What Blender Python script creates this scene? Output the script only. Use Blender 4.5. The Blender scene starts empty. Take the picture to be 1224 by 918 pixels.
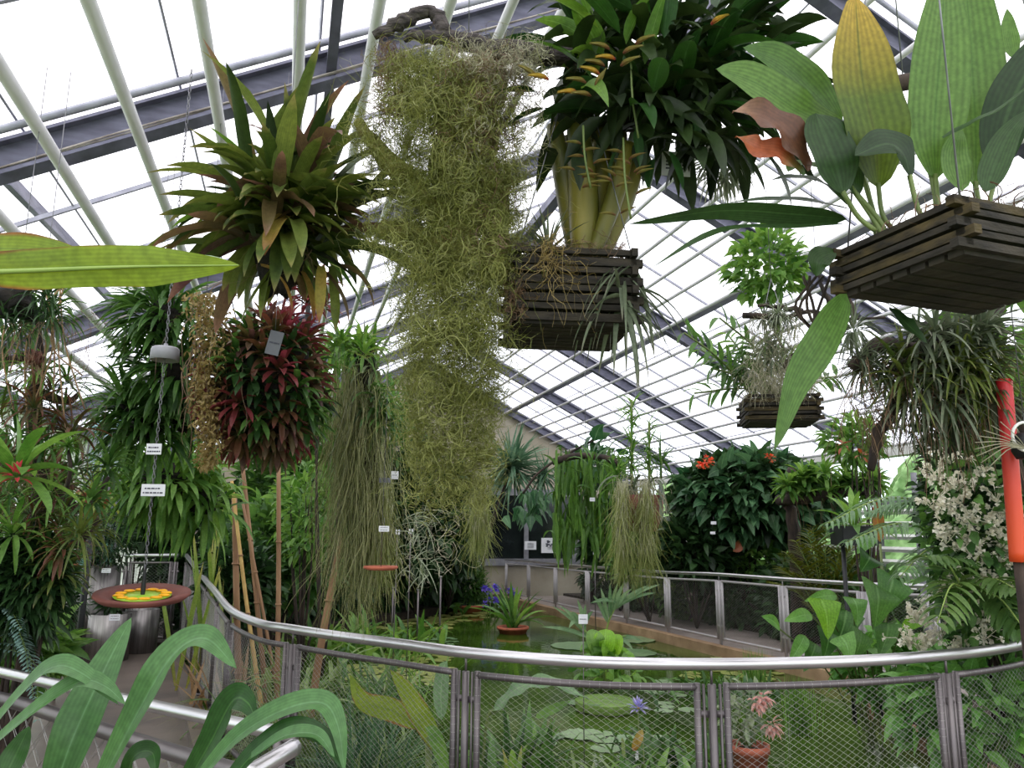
import bpy, math, random
import numpy as np
from mathutils import Vector, Matrix

PI = math.pi
COL = bpy.context.scene.collection
random.seed(5)
RNG = np.random.default_rng(11)
UP = np.array([0., 0., 1.])

# ------------------------------------------------------------ camera geometry
F, CX, CY, EYE = 930.0, 612.0, 459.0, 1.7
PITCH, ROLL = math.atan(175 / F), math.radians(0.5)

def ray(px, py):
    x, y = (px - CX) / F, -(py - CY) / F
    c, s = math.cos(ROLL), math.sin(ROLL)
    x, y = x * c - y * s, x * s + y * c
    d = np.array([x, math.cos(PITCH) - y * math.sin(PITCH), math.sin(PITCH) + y * math.cos(PITCH)])
    return d / d[1]

def at(px, py, d):
    r = ray(px, py)
    return np.array([r[0] * d, d, EYE + r[2] * d])

def atz(px, py, z):
    r = ray(px, py)
    return at(px, py, (z - EYE) / r[2])

AX = np.array([-math.sin(math.radians(15.8)), math.cos(math.radians(15.8)), 0])   # along the house
BX = np.array([AX[1], -AX[0], 0])                                                # across the house

def hs(a, b, z):
    return AX * a + BX * b + UP * z

def nrm(v):
    v = np.asarray(v, float)
    return v / (np.linalg.norm(v, axis=-1, keepdims=True) + 1e-9)

# ------------------------------------------------------------ materials
MATS = {}

def _mat(name):
    m = bpy.data.materials.new(name)
    m.use_nodes = True
    nt = m.node_tree
    nt.nodes.clear()
    out = nt.nodes.new('ShaderNodeOutputMaterial')
    MATS[name] = m
    return m, nt, out

def N(nt, t, **kw):
    n = nt.nodes.new(t)
    for k, v in kw.items():
        setattr(n, k, v)
    return n

def mixc(nt, fac, a, b):
    n = N(nt, 'ShaderNodeMix', data_type='RGBA')
    for s, v in ((0, fac), (6, a), (7, b)):
        if hasattr(v, 'links'):
            nt.links.new(v, n.inputs[s])
        elif s == 0:
            n.inputs[0].default_value = v
        else:
            n.inputs[s].default_value = (*v, 1)
    return n.outputs[2]

def rng_map(nt, v, a, b, c=0., d=1.):
    n = N(nt, 'ShaderNodeMapRange')
    nt.links.new(v, n.inputs[0])
    for i, x in enumerate((a, b, c, d)):
        n.inputs[i + 1].default_value = x
    return n.outputs[0]

def srgb(r, g, b):
    f = lambda c: (c / 255 / 12.92) if c / 255 <= .04045 else ((c / 255 + .055) / 1.055) ** 2.4
    return (f(r), f(g), f(b))

def leaf_mat(name, c1, c2, tip=None, tip_from=.8, rib=None, base=None, trans=.38, rough=.42, edge=None, noise=9., ribw=.09, vein=.16):
    """two-sided leaf: colour varies by blade (r), along it (g) and from midrib to edge (b)"""
    m, nt, out = _mat(name)
    at_ = N(nt, 'ShaderNodeAttribute', attribute_name='lc')
    sep = N(nt, 'ShaderNodeSeparateColor')
    nt.links.new(at_.outputs['Color'], sep.inputs[0])
    R, G, B = sep.outputs[0], sep.outputs[1], sep.outputs[2]
    geo = N(nt, 'ShaderNodeNewGeometry')
    nz = N(nt, 'ShaderNodeTexNoise')
    nz.inputs['Scale'].default_value = noise
    nz.inputs['Detail'].default_value = 3
    nt.links.new(geo.outputs['Position'], nz.inputs['Vector'])
    ad = N(nt, 'ShaderNodeMath', operation='ADD')
    nt.links.new(R, ad.inputs[0])
    nt.links.new(rng_map(nt, nz.outputs[0], .3, .7, -.28, .28), ad.inputs[1])
    ad.use_clamp = True
    col = mixc(nt, ad.outputs[0], srgb(*c1), srgb(*c2))
    if base:
        col = mixc(nt, rng_map(nt, G, 0., .35, 1., 0.), col, srgb(*base))
    if tip:
        col = mixc(nt, rng_map(nt, G, tip_from, 1., 0., 1.), col, srgb(*tip))
    if edge:
        sub = N(nt, 'ShaderNodeMath', operation='ADD')
        nt.links.new(B, sub.inputs[0])
        nt.links.new(rng_map(nt, nz.outputs[0], .3, .7, -.2, .2), sub.inputs[1])
        col = mixc(nt, rng_map(nt, sub.outputs[0], .92, 1.1, 0., 1.), col, srgb(*edge))
    if rib:
        col = mixc(nt, rng_map(nt, B, 0., ribw, .8, 0.), col, srgb(*rib))
    if vein:
        mu = N(nt, 'ShaderNodeMath', operation='MULTIPLY')
        nt.links.new(B, mu.inputs[0])
        mu.inputs[1].default_value = 30
        si = N(nt, 'ShaderNodeMath', operation='SINE')
        nt.links.new(mu.outputs[0], si.inputs[0])
        n3 = N(nt, 'ShaderNodeTexNoise')
        n3.inputs['Scale'].default_value = 70
        nt.links.new(geo.outputs['Position'], n3.inputs['Vector'])
        va = N(nt, 'ShaderNodeMath', operation='MULTIPLY')
        nt.links.new(rng_map(nt, si.outputs[0], -1., 1., 1 - vein, 1.), va.inputs[0])
        nt.links.new(rng_map(nt, n3.outputs[0], .35, .65, .82, 1.08), va.inputs[1])
        hv = N(nt, 'ShaderNodeHueSaturation')
        nt.links.new(va.outputs[0], hv.inputs['Value'])
        nt.links.new(col, hv.inputs['Color'])
        hv.inputs['Saturation'].default_value = .93
        col = hv.outputs[0]
    p = N(nt, 'ShaderNodeBsdfPrincipled')
    nt.links.new(col, p.inputs['Base Color'])
    p.inputs['Roughness'].default_value = rough
    p.inputs['Specular IOR Level'].default_value = .35
    t = N(nt, 'ShaderNodeBsdfTranslucent')
    hsv = N(nt, 'ShaderNodeHueSaturation')
    hsv.inputs['Hue'].default_value = .485
    hsv.inputs['Saturation'].default_value = 1.08
    hsv.inputs['Value'].default_value = 1.25
    nt.links.new(col, hsv.inputs['Color'])
    nt.links.new(hsv.outputs[0], t.inputs['Color'])
    mx = N(nt, 'ShaderNodeMixShader')
    mx.inputs[0].default_value = trans
    nt.links.new(p.outputs[0], mx.inputs[1])
    nt.links.new(t.outputs[0], mx.inputs[2])
    nt.links.new(mx.outputs[0], out.inputs[0])
    return m

def solid(name, c1, c2=None, rough=.6, metal=0., scale=8., bump=0., stretch=(1, 1, 1), spec=.4, detail=4.):
    m, nt, out = _mat(name)
    p = N(nt, 'ShaderNodeBsdfPrincipled')
    tc = N(nt, 'ShaderNodeNewGeometry')
    mp = N(nt, 'ShaderNodeMapping')
    mp.inputs['Scale'].default_value = stretch
    nt.links.new(tc.outputs['Position'], mp.inputs[0])
    nz = N(nt, 'ShaderNodeTexNoise')
    nz.inputs['Scale'].default_value = scale
    nz.inputs['Detail'].default_value = detail
    nt.links.new(mp.outputs[0], nz.inputs['Vector'])
    col = mixc(nt, rng_map(nt, nz.outputs[0], .32, .68), srgb(*c1), srgb(*(c2 or c1)))
    nt.links.new(col, p.inputs['Base Color'])
    p.inputs['Roughness'].default_value = rough
    p.inputs['Metallic'].default_value = metal
    p.inputs['Specular IOR Level'].default_value = spec
    if bump:
        bp = N(nt, 'ShaderNodeBump')
        bp.inputs['Strength'].default_value = bump
        bp.inputs['Distance'].default_value = .02
        nt.links.new(nz.outputs[0], bp.inputs['Height'])
        nt.links.new(bp.outputs[0], p.inputs['Normal'])
    nt.links.new(p.outputs[0], out.inputs[0])
    return m

def glass(name, tint, gloss=.08):
    m, nt, out = _mat(name)
    t = N(nt, 'ShaderNodeBsdfTransparent')
    t.inputs[0].default_value = (*tint, 1)
    g = N(nt, 'ShaderNodeBsdfGlossy')
    g.inputs['Roughness'].default_value = .05
    mx = N(nt, 'ShaderNodeMixShader')
    mx.inputs[0].default_value = gloss
    nt.links.new(t.outputs[0], mx.inputs[1])
    nt.links.new(g.outputs[0], mx.inputs[2])
    nt.links.new(mx.outputs[0], out.inputs[0])
    return m

# ------------------------------------------------------------ mesh builder
class MB:
    def __init__(s):
        s.v, s.q, s.t, s.c, s.n = [], [], [], [], 0

    def add(s, v, q=None, t=None, c=None):
        v = np.asarray(v, float).reshape(-1, 3)
        if q is not None and len(q):
            s.q.append(np.asarray(q, int).reshape(-1, 4) + s.n)
        if t is not None and len(t):
            s.t.append(np.asarray(t, int).reshape(-1, 3) + s.n)
        s.v.append(v)
        if c is None:
            c = np.full((len(v), 3), .5)
        s.c.append(np.asarray(c, float).reshape(-1, 3))
        s.n += len(v)
        return s

    def build(s, name, mat, parent=None, loc=None, smooth=True):
        V = np.concatenate(s.v)
        if parent is not None:
            o3 = np.array(parent['_o'])
        else:
            o3 = np.array(loc if loc is not None else [V[:, 0].mean(), V[:, 1].mean(), V[:, 2].min()])
        V = V - o3
        me = bpy.data.meshes.new(name)
        Q = np.concatenate(s.q) if s.q else np.zeros((0, 4), int)
        T = np.concatenate(s.t) if s.t else np.zeros((0, 3), int)
        me.vertices.add(len(V))
        me.vertices.foreach_set('co', V.astype(np.float32).ravel())
        me.loops.add(Q.size + T.size)
        me.loops.foreach_set('vertex_index', np.concatenate([Q.ravel(), T.ravel()]).astype(np.int32))
        me.polygons.add(len(Q) + len(T))
        ls = np.concatenate([np.arange(len(Q)) * 4, Q.size + np.arange(len(T)) * 3]).astype(np.int32)
        me.polygons.foreach_set('loop_start', ls)
        me.polygons.foreach_set('use_smooth', np.full(len(ls), smooth))
        me.update(calc_edges=True)
        me.validate()
        C = np.concatenate(s.c)
        a = me.color_attributes.new('lc', 'FLOAT_COLOR', 'POINT')
        a.data.foreach_set('color', np.concatenate([C, np.ones((len(C), 1))], 1).astype(np.float32).ravel())
        me.materials.append(mat)
        o = bpy.data.objects.new(name, me)
        COL.objects.link(o)
        if parent is not None:
            o.parent = parent
        else:
            o.location = o3
        o['_o'] = [float(x) for x in o3]
        return o

def thing(name, label, cat, loc, group=None):
    o = bpy.data.objects.new(name, None)
    COL.objects.link(o)
    o.location = [float(x) for x in loc]
    o['_o'] = [float(x) for x in loc]
    o.empty_display_size = .1
    return tag(o, label, cat, group)

def tag(o, label, cat, group=None, kind=None):
    o['label'] = label
    o['category'] = cat
    if group:
        o['group'] = group
    if kind:
        o['kind'] = kind
    return o

def struct(o):
    o['kind'] = 'structure'
    return o

def dup(root, loc, label=None, group=None, rotz=0., sc=1.):
    r = root.copy()
    COL.objects.link(r)
    r.location = [float(x) for x in loc]
    r.rotation_euler = (0, 0, rotz)
    r.scale = (sc, sc, sc)
    if label:
        r['label'] = label
    if group:
        r['group'] = group
    for ch in list(root.children):
        c = ch.copy()
        COL.objects.link(c)
        c.parent = r
        for g in list(ch.children):
            d = g.copy()
            COL.objects.link(d)
            d.parent = c
    return r

# ------------------------------------------------------------ shapes
def box(mb, c, h, ax=None):
    """c centre, h half sizes, ax 3 axes"""
    ax = np.eye(3) if ax is None else np.asarray(ax)
    s = np.array([[x, y, z] for x in (-1, 1) for y in (-1, 1) for z in (-1, 1)], float) * np.asarray(h)
    v = np.asarray(c) + s @ ax
    q = [[0, 1, 3, 2], [4, 6, 7, 5], [0, 4, 5, 1], [2, 3, 7, 6], [0, 2, 6, 4], [1, 5, 7, 3]]
    mb.add(v, q)

def bar(mb, p, q, w, h, up=UP):
    """rectangular bar from p to q, w across, h along up"""
    p, q = np.asarray(p, float), np.asarray(q, float)
    d = nrm(q - p)
    s = nrm(np.cross(d, up))
    u = np.cross(s, d)
    box(mb, (p + q) / 2, (np.linalg.norm(q - p) / 2, w / 2, h / 2), np.array([d, s, u]))

def spline(pts, n):
    """Catmull-Rom through pts, n samples"""
    P = np.asarray(pts, float)
    if len(P) == 2:
        t = np.linspace(0, 1, n)[:, None]
        return P[0] * (1 - t) + P[1] * t
    P = np.vstack([2 * P[0] - P[1], P, 2 * P[-1] - P[-2]])
    m = len(P) - 3
    out = []
    for u in np.linspace(0, m - 1e-6, n):
        i = int(u)
        t = u - i
        a, b, c, d = P[i:i + 4]
        out.append(.5 * (2 * b + (c - a) * t + (2 * a - 5 * b + 4 * c - d) * t * t + (3 * b - a - 3 * c + d) * t ** 3))
    return np.array(out)

def tube(mb, pts, r, sides=8, cap=True, c=None):
    P = np.asarray(pts, float)
    n = len(P)
    r = np.full(n, r, float) if np.isscalar(r) else np.asarray(r, float)
    T = nrm(np.gradient(P, axis=0))
    ref = np.array([0, 0, 1.]) if abs(T[0][2]) < .9 else np.array([1., 0, 0])
    u = nrm(np.cross(T[0], ref))
    V = []
    ang = np.arange(sides) * 2 * PI / sides
    for i in range(n):
        u = nrm(u - T[i] * (u @ T[i]))
        w = np.cross(T[i], u)
        V.append(P[i] + r[i] * (np.cos(ang)[:, None] * u + np.sin(ang)[:, None] * w))
    V = np.concatenate(V)
    i, j = np.meshgrid(np.arange(n - 1), np.arange(sides), indexing='ij')
    k = (j + 1) % sides
    q = np.stack([i * sides + j, i * sides + k, (i + 1) * sides + k, (i + 1) * sides + j], -1).reshape(-1, 4)
    t = []
    if cap:
        V = np.vstack([V, P[0], P[-1]])
        a, b = n * sides, n * sides + 1
        for j in range(sides):
            t += [[a, (j + 1) % sides, j], [b, (n - 1) * sides + j, (n - 1) * sides + (j + 1) % sides]]
    g = np.repeat(np.linspace(0, 1, n), sides)
    cc = np.stack([np.full(n * sides, .5 if c is None else c), g, np.full(n * sides, .5)], 1)
    if cap:
        cc = np.vstack([cc, [.5, 0, .5], [.5, 1, .5]])
    mb.add(V, q, t, cc)

def lathe(mb, prof, c, sides=28, axis=UP):
    axis = nrm(axis)
    ref = np.array([1., 0, 0]) if abs(axis[0]) < .9 else np.array([0, 1., 0])
    u = nrm(np.cross(axis, ref))
    w = np.cross(axis, u)
    ang = np.arange(sides) * 2 * PI / sides
    ring = np.cos(ang)[:, None] * u + np.sin(ang)[:, None] * w
    V = np.concatenate([np.asarray(c) + r * ring + axis * z for r, z in prof])
    n = len(prof)
    i, j = np.meshgrid(np.arange(n - 1), np.arange(sides), indexing='ij')
    k = (j + 1) % sides
    q = np.stack([i * sides + j, i * sides + k, (i + 1) * sides + k, (i + 1) * sides + j], -1).reshape(-1, 4)
    mb.add(V, q)

# width profiles over t in 0..1
PR = {
    'strap': lambda t: np.minimum(1, .55 + t * 1.6) * np.minimum(1, ((1 - t) * 3.2)) ** .7,
    'lance': lambda t: np.sin(PI * np.clip(t, 0, 1) ** .75) ** .8 * .97 + .03 * (1 - t),
    'ellip': lambda t: np.sin(PI * np.clip(t, 0, 1)) ** .62,
    'obov': lambda t: np.clip(np.sin(PI * np.clip(t, 0, 1) ** 1.25), 0, 1) ** .7 + .05 * (1 - t),
    'grass': lambda t: (1 - t) ** .6 * np.minimum(1, .5 + 3 * t),
    'heart': lambda t: np.clip(np.minimum(t * 7, 1) ** .5 * (1 - t) ** .75 * 1.25, 0, 1.1),
    'fore': lambda t: np.minimum(1, .5 + 1.3 * t) * np.clip(1 - t ** 2.4, 0, 1) ** .8,
    'bud': lambda t: np.sin(PI * np.clip(t * .94 + .06, 0, 1) ** .7),
}

def leaves(mb, base, dirs, L, W, prof='lance', droop=.6, fold=.15, seg=5, roll=.5, v=None, rng=RNG, wave=0., side=None):
    """N blades in one go: base (N,3), dirs (N,3)"""
    base = np.asarray(base, float).reshape(-1, 3)
    n = len(base)
    d = nrm(np.asarray(dirs, float).reshape(-1, 3))
    L = np.broadcast_to(np.asarray(L, float), (n,))[:, None]
    W = np.broadcast_to(np.asarray(W, float), (n,))
    dr = np.broadcast_to(np.asarray(droop, float), (n,))[:, None]
    if side is None:
        s = np.cross(d, UP + .02 * rng.normal(size=(n, 3)))
        bad = np.linalg.norm(s, axis=1) < .15
        s[bad] += rng.normal(size=(bad.sum(), 3))
        s = nrm(s)
        a = rng.normal(size=(n, 1)) * roll
        s = nrm(np.cos(a) * s + np.sin(a) * np.cross(s, d))
    else:
        s = np.broadcast_to(side, (n, 3))
    v = rng.random(n) if v is None else np.broadcast_to(np.asarray(v, float), (n,))
    ts = np.linspace(0, 1, seg + 1)
    wp = PR[prof](ts)
    p = base.copy()
    V = np.zeros((n, seg + 1, 3, 3))
    C = np.zeros((n, seg + 1, 3, 3))
    ph = rng.random((n, 1)) * 6
    for i, t in enumerate(ts):
        nn = nrm(np.cross(s, d))
        w = (W * wp[i] / 2)[:, None]
        wob = (np.sin(ph + t * 14) * wave) * w
        V[:, i, 0] = p - s * w + nn * (w * fold * 2 + wob)
        V[:, i, 1] = p
        V[:, i, 2] = p + s * w + nn * (w * fold * 2 - wob)
        C[:, i, :, 0] = v[:, None]
        C[:, i, :, 1] = t
        C[:, i, 0, 2] = C[:, i, 2, 2] = 1
        p = p + d * L / seg
        d = nrm(d - UP * dr / seg * 1.4)
    k = np.arange(n)[:, None] * (seg + 1) * 3
    q = []
    for i in range(seg):
        for j in (0, 1):
            a = i * 3 + j
            q.append([a, a + 1, a + 4, a + 3])
    q = (np.array(q)[None] + k[:, :, None]).reshape(-1, 4)
    mb.add(V.reshape(-1, 3), q, None, C.reshape(-1, 3))

def blade(mb, pts, W, prof='lance', normal=None, n=16, fold=.12, v=.5, wave=0., cols=4, freq=16):
    """one large leaf along a curve with several columns; normal = side it faces"""
    P = spline(pts, n)
    T = nrm(np.gradient(P, axis=0))
    nn = np.array([0, -1., .45]) if normal is None else np.asarray(normal, float)
    S = nrm(np.cross(T, nn))
    M = np.cross(S, T)
    ts = np.linspace(0, 1, n)
    w = PR[prof](ts) * W / 2
    us = np.linspace(-1, 1, 2 * cols + 1)
    V = np.zeros((n, len(us), 3))
    C = np.zeros((n, len(us), 3))
    for j, u in enumerate(us):
        lift = fold * abs(u) ** 1.3 * 2 * w + wave * W * abs(u) ** 2 * np.sin(ts * freq + (0 if u < 0 else 1.7))
        V[:, j] = P + S * (u * w)[:, None] + M * lift[:, None]
        C[:, j] = np.stack([np.full(n, v), ts, np.full(n, abs(u))], 1)
    k = len(us)
    i, j = np.meshgrid(np.arange(n - 1), np.arange(k - 1), indexing='ij')
    q = np.stack([i * k + j, i * k + j + 1, (i + 1) * k + j + 1, (i + 1) * k + j], -1).reshape(-1, 4)
    mb.add(V.reshape(-1, 3), q, None, C.reshape(-1, 3))

def strands(mb, root, L, K=16, wander=.35, width=.0025, grav=.25, rng=RNG, d0=None, curl=.0, v=None):
    """thin curling ribbons hanging from roots"""
    root = np.asarray(root, float)
    n = len(root)
    L = np.broadcast_to(np.asarray(L, float), (n,))[:, None]
    d = nrm(rng.normal(size=(n, 3)) * .6 + (np.array([0, 0, -1.]) if d0 is None else d0))
    p = root.copy()
    s0 = rng.normal(size=(n, 3))
    vv = rng.random(n) if v is None else v
    V = np.zeros((n, K + 1, 2, 3))
    C = np.zeros((n, K + 1, 2, 3))
    cu = rng.normal(size=(n, 3)) * curl
    for i in range(K + 1):
        s = nrm(np.cross(d, s0))
        w = width * (1 - .6 * i / K) / 2
        V[:, i, 0], V[:, i, 1] = p - s * w, p + s * w
        C[:, i, :, 0] = vv[:, None]
        C[:, i, :, 1] = i / K
        C[:, i, :, 2] = .5
        p = p + d * L / K
        d = nrm(d + rng.normal(size=(n, 3)) * wander - UP * grav + np.cross(d, cu))
    k = np.arange(n)[:, None] * (K + 1) * 2
    q = np.array([[2 * i, 2 * i + 1, 2 * i + 3, 2 * i + 2] for i in range(K)])
    q = (q[None] + k[:, :, None]).reshape(-1, 4)
    mb.add(V.reshape(-1, 3), q, None, C.reshape(-1, 3))

def rand_dirs(n, rng=RNG, up=0., flat=1.):
    d = rng.normal(size=(n, 3))
    d[:, 2] *= flat
    d = nrm(d)
    d[:, 2] += up
    return nrm(d)

def rosette(mb, c, axis, n, L, W, prof='strap', spread=1.0, droop=.7, fold=.2, seg=6, rng=RNG, r0=.02, v=None, jit=.2):
    """leaves round an axis, from upright inside to flat outside"""
    axis = nrm(axis)
    ref = np.array([1., 0, 0]) if abs(axis[0]) < .8 else np.array([0, 1., 0])
    u = nrm(np.cross(axis, ref))
    w = np.cross(axis, u)
    k = np.arange(n)
    ph = k * 2.39996 + rng.random() * 6
    th = (.12 + .88 * (k / max(n - 1, 1))) * spread * PI / 2 + rng.normal(size=n) * jit * .4
    d = (np.cos(th)[:, None] * axis + np.sin(th)[:, None] * (np.cos(ph)[:, None] * u + np.sin(ph)[:, None] * w))
    b = np.asarray(c) + d * r0
    ll = L * (.75 + .35 * rng.random(n))
    leaves(mb, b, d, ll, W * (.85 + .3 * rng.random(n)), prof, droop, fold, seg, .12, v, rng)

def bush(mb, c, r, n, L, W, prof='lance', droop=.7, up=.35, rng=RNG, seg=3, inner=.35, fold=.12, roll=.7):
    o = rand_dirs(n, rng)
    rad = inner + (1 - inner) * rng.random(n) ** .6
    p = np.asarray(c) + o * np.asarray(r) * rad[:, None]
    d = nrm(o * .8 + rng.normal(size=(n, 3)) * .5 + UP * up)
    leaves(mb, p, d, L * (.6 + .7 * rng.random(n)), W * (.7 + .5 * rng.random(n)), prof, droop, fold, seg, roll, None, rng)

def twigs(mb, base, c, r, n, r0=.02, rng=RNG):
    base, c, r = map(np.asarray, (base, c, r))
    for _ in range(n):
        tip = c + rand_dirs(1, rng)[0] * r * .75
        mid = base * .45 + tip * .55 + rng.normal(size=3) * .12 * r
        tube(mb, spline([base, mid, tip], 7), np.linspace(r0, r0 * .25, 7), 5)

def frond(mb, rachis, pts, leaf_len, leaf_w, n=22, droop=.6, v=.5, ang=.95, rng=RNG, up=None, t0=.18):
    """pinnate palm frond: leaflets into mb, stalk into rachis"""
    P = spline(pts, 24)
    T = nrm(np.gradient(P, axis=0))
    tube(rachis, P, np.linspace(.011, .003, 24) * (leaf_len / .3), 5)
    ts = np.linspace(t0, 1, n)
    idx = np.clip((ts * 23).astype(int), 0, 23)
    u = UP if up is None else up
    for sg in (-1, 1):
        S = nrm(np.cross(T[idx], u)) * sg
        d = nrm(S * math.sin(ang) + T[idx] * math.cos(ang) + u * .12 + rng.normal(size=(n, 3)) * .05)
        ll = leaf_len * (np.sin(PI * (.18 + .76 * ts)) ** .6)
        leaves(mb, P[idx], d, ll, leaf_w, 'lance', droop, .12, 5, .2, v + rng.normal(size=n) * .1, rng)

def ellip(c, px_w, px_h, d, depth=.8):
    """half sizes in metres of something px_w by px_h half-wide at depth d"""
    return np.array([px_w, max(px_w, px_h) * depth, px_h]) * d / F

# ============================================================ render-independent settings
sc = bpy.context.scene
sc.view_settings.view_transform = 'Standard'
sc.view_settings.look = 'None'
sc.view_settings.exposure = EXPOSURE = 0.12
sc.cycles.max_bounces = 8
sc.cycles.diffuse_bounces = 4
sc.cycles.glossy_bounces = 3
sc.cycles.transmission_bounces = 4
sc.cycles.transparent_max_bounces = 12
sc.cycles.caustics_reflective = False
sc.cycles.caustics_refractive = False

cam_d = bpy.data.cameras.new('camera')
cam = bpy.data.objects.new('camera', cam_d)
COL.objects.link(cam)
cam_d.sensor_width = 36
cam_d.lens = F / 1224 * 36
cam_d.clip_end = 200
fw = np.array([0, math.cos(PITCH), math.sin(PITCH)])
u0 = np.array([0, -math.sin(PITCH), math.cos(PITCH)])
r0 = np.array([1., 0, 0])
c_, s_ = math.cos(ROLL), math.sin(ROLL)
rt, up_ = c_ * r0 + s_ * u0, -s_ * r0 + c_ * u0
cam.matrix_world = Matrix(((rt[0], up_[0], -fw[0], 0), (rt[1], up_[1], -fw[1], 0), (rt[2], up_[2], -fw[2], EYE), (0, 0, 0, 1)))
sc.camera = cam

# overcast sky: soft white, brightest overhead
w = bpy.data.worlds.new('overcast_sky')
sc.world = w
w.use_nodes = True
nt = w.node_tree
nt.nodes.clear()
wo = N(nt, 'ShaderNodeOutputWorld')
bg = N(nt, 'ShaderNodeBackground')
tc = N(nt, 'ShaderNodeTexCoord')
sx = N(nt, 'ShaderNodeSeparateXYZ')
nt.links.new(tc.outputs['Generated'], sx.inputs[0])
nt.links.new(mixc(nt, rng_map(nt, sx.outputs[2], -.05, .5), (.86, .9, 1.0), (1.0, .985, 1.0)), bg.inputs[0])
bg.inputs[1].default_value = 2.3
nt.links.new(bg.outputs[0], wo.inputs[0])
sd = bpy.data.lights.new('veiled_sun', 'SUN')
sd.energy = .8
sd.angle = math.radians(70)
so = bpy.data.objects.new('veiled_sun', sd)
so.rotation_euler = (math.radians(38), 0, math.radians(-25))
COL.objects.link(so)

# ============================================================ materials
M_STEEL = solid('brushed_steel', (206, 204, 206), (190, 188, 192), .3, .95, 3)
M_POST = solid('dull_steel', (118, 112, 112), (98, 93, 95), .42, .75, 4)
M_FAR = solid('pale_galvanised', (176, 172, 174), (160, 156, 158), .5, .3, 4)
M_WIRE = solid('steel_wire', (170, 168, 165), (140, 138, 135), .4, .6, 20)
M_RAFTER = solid('galvanised_beam', (118, 118, 136), (92, 92, 108), .55, .3, 6, stretch=(1, 1, 4))
M_PIPE = solid('white_painted_pipe', (222, 220, 224), (208, 206, 208), .45, 0, 5)
M_CABLE = solid('cable_sheath', (196, 188, 180), (120, 110, 104), .6)
M_BAR = solid('glazing_bar', (176, 176, 188), (146, 146, 160), .5, .2, 9)
M_GLASS = glass('roof_glass', (.95, .95, .97))
M_WGLASS = glass('wall_glass', (.9, .95, .93))
M_WALLP = solid('pale_gable_paint', (176, 168, 152), (150, 141, 124), .8, 0, 1.5)
M_CONC = solid('wet_concrete', (112, 100, 92), (84, 76, 72), .32, 0, 2.2, .15, spec=.5)
M_PATH = solid('grey_path', (150, 140, 134), (124, 115, 110), .6, 0, 2.5, .1)
M_KERB = solid('stained_kerb', (168, 140, 110), (120, 96, 70), .7, 0, 3, .3)
M_SOIL = solid('dark_soil', (52, 42, 32), (28, 24, 18), .95, 0, 9, .6)
M_BARK = solid('dark_bark', (66, 54, 46), (34, 28, 26), .9, 0, 14, .9, (1, 1, .4))
M_GREYBARK = solid('weathered_wood', (92, 84, 82), (44, 38, 40), .9, 0, 22, 1.0, (1, 3, 3))
M_SLAT = solid('dark_basket_wood', (54, 48, 38), (26, 23, 20), .85, 0, 12, .6, (1, 1, 3))
M_SLAT2 = solid('mossy_basket_wood', (76, 64, 36), (30, 26, 20), .85, 0, 7, .6, (2, 2, 6))
M_TERRA = solid('terracotta', (186, 104, 78), (150, 80, 60), .7, 0, 9, .15)
M_TERRA2 = solid('dark_terracotta', (132, 78, 68), (104, 58, 52), .7, 0, 7, .2)
M_PLASTIC = solid('grey_plastic', (158, 158, 166), (130, 130, 138), .5)
M_LABEL = solid('white_label', (232, 232, 236), (216, 216, 224), .5)
M_INK = solid('label_ink', (84, 84, 96), (70, 70, 84), .8)
M_SLATE = solid('grey_tag', (118, 120, 128), (92, 94, 102), .5)
M_DARK = solid('black_plastic', (30, 32, 34), (18, 20, 22), .5)
M_GREYMETAL = solid('planter_steel', (150, 146, 144), (108, 104, 104), .38, .75, 6, 0, (5, 5, .3))
M_WHITE = solid('white_paint', (228, 228, 224), (206, 206, 202), .5)
M_FRAME = solid('grey_window_frame', (132, 132, 138), (112, 112, 120), .5)
M_DARKPANE = solid('unlit_room_pane', (34, 40, 40), (18, 22, 22), .12, 0, 2, spec=.6)  # opaque pane, the unlit room behind it painted in as a dark colour
M_TEAL = glass('green_edged_glass', (.36, .5, .5), .12)
M_YELLOW = solid('fruit_yellow', (250, 190, 30), (240, 160, 20), .4)
M_LIME = solid('fruit_green', (170, 210, 60), (140, 190, 50), .4)
M_CHAIN = solid('chain_steel', (140, 140, 144), (100, 100, 106), .4, .7)
M_LAWN = solid('lawn_outside', (150, 178, 110), (116, 150, 84), .9, 0, 1.2)
M_HEDGE = solid('hedge_outside', (168, 198, 140), (112, 150, 92), .9, 0, 3, .8)

def water_mat():
    m, nt, out = _mat('pond_water')
    p = N(nt, 'ShaderNodeBsdfPrincipled')
    geo = N(nt, 'ShaderNodeNewGeometry')
    nz = N(nt, 'ShaderNodeTexNoise')
    nz.inputs['Scale'].default_value = .8
    nt.links.new(geo.outputs['Position'], nz.inputs['Vector'])
    nt.links.new(mixc(nt, rng_map(nt, nz.outputs[0], .35, .65), srgb(42, 62, 18), srgb(64, 88, 28)), p.inputs['Base Color'])
    p.inputs['Roughness'].default_value = .04
    p.inputs['IOR'].default_value = 1.33
    n2 = N(nt, 'ShaderNodeTexNoise')
    n2.inputs['Scale'].default_value = 7
    nt.links.new(geo.outputs['Position'], n2.inputs['Vector'])
    b = N(nt, 'ShaderNodeBump')
    b.inputs['Strength'].default_value = .06
    b.inputs['Distance'].default_value = .03
    nt.links.new(n2.outputs[0], b.inputs['Height'])
    nt.links.new(b.outputs[0], p.inputs['Normal'])
    nt.links.new(p.outputs[0], out.inputs[0])
    return m
M_WATER = water_mat()

# ============================================================ house shell
BL, BR, BRIDGE, AEND, ABEG = -2.94, 9.5, 3.28, 20.6, -1.9
def roof_z(b):
    return 1.7 + (2.9 + .51 * b if b < BRIDGE else 6.245 - .51 * b)

def slope_n(b):
    return nrm(UP - BX * (.51 if b < BRIDGE else -.51))

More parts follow.
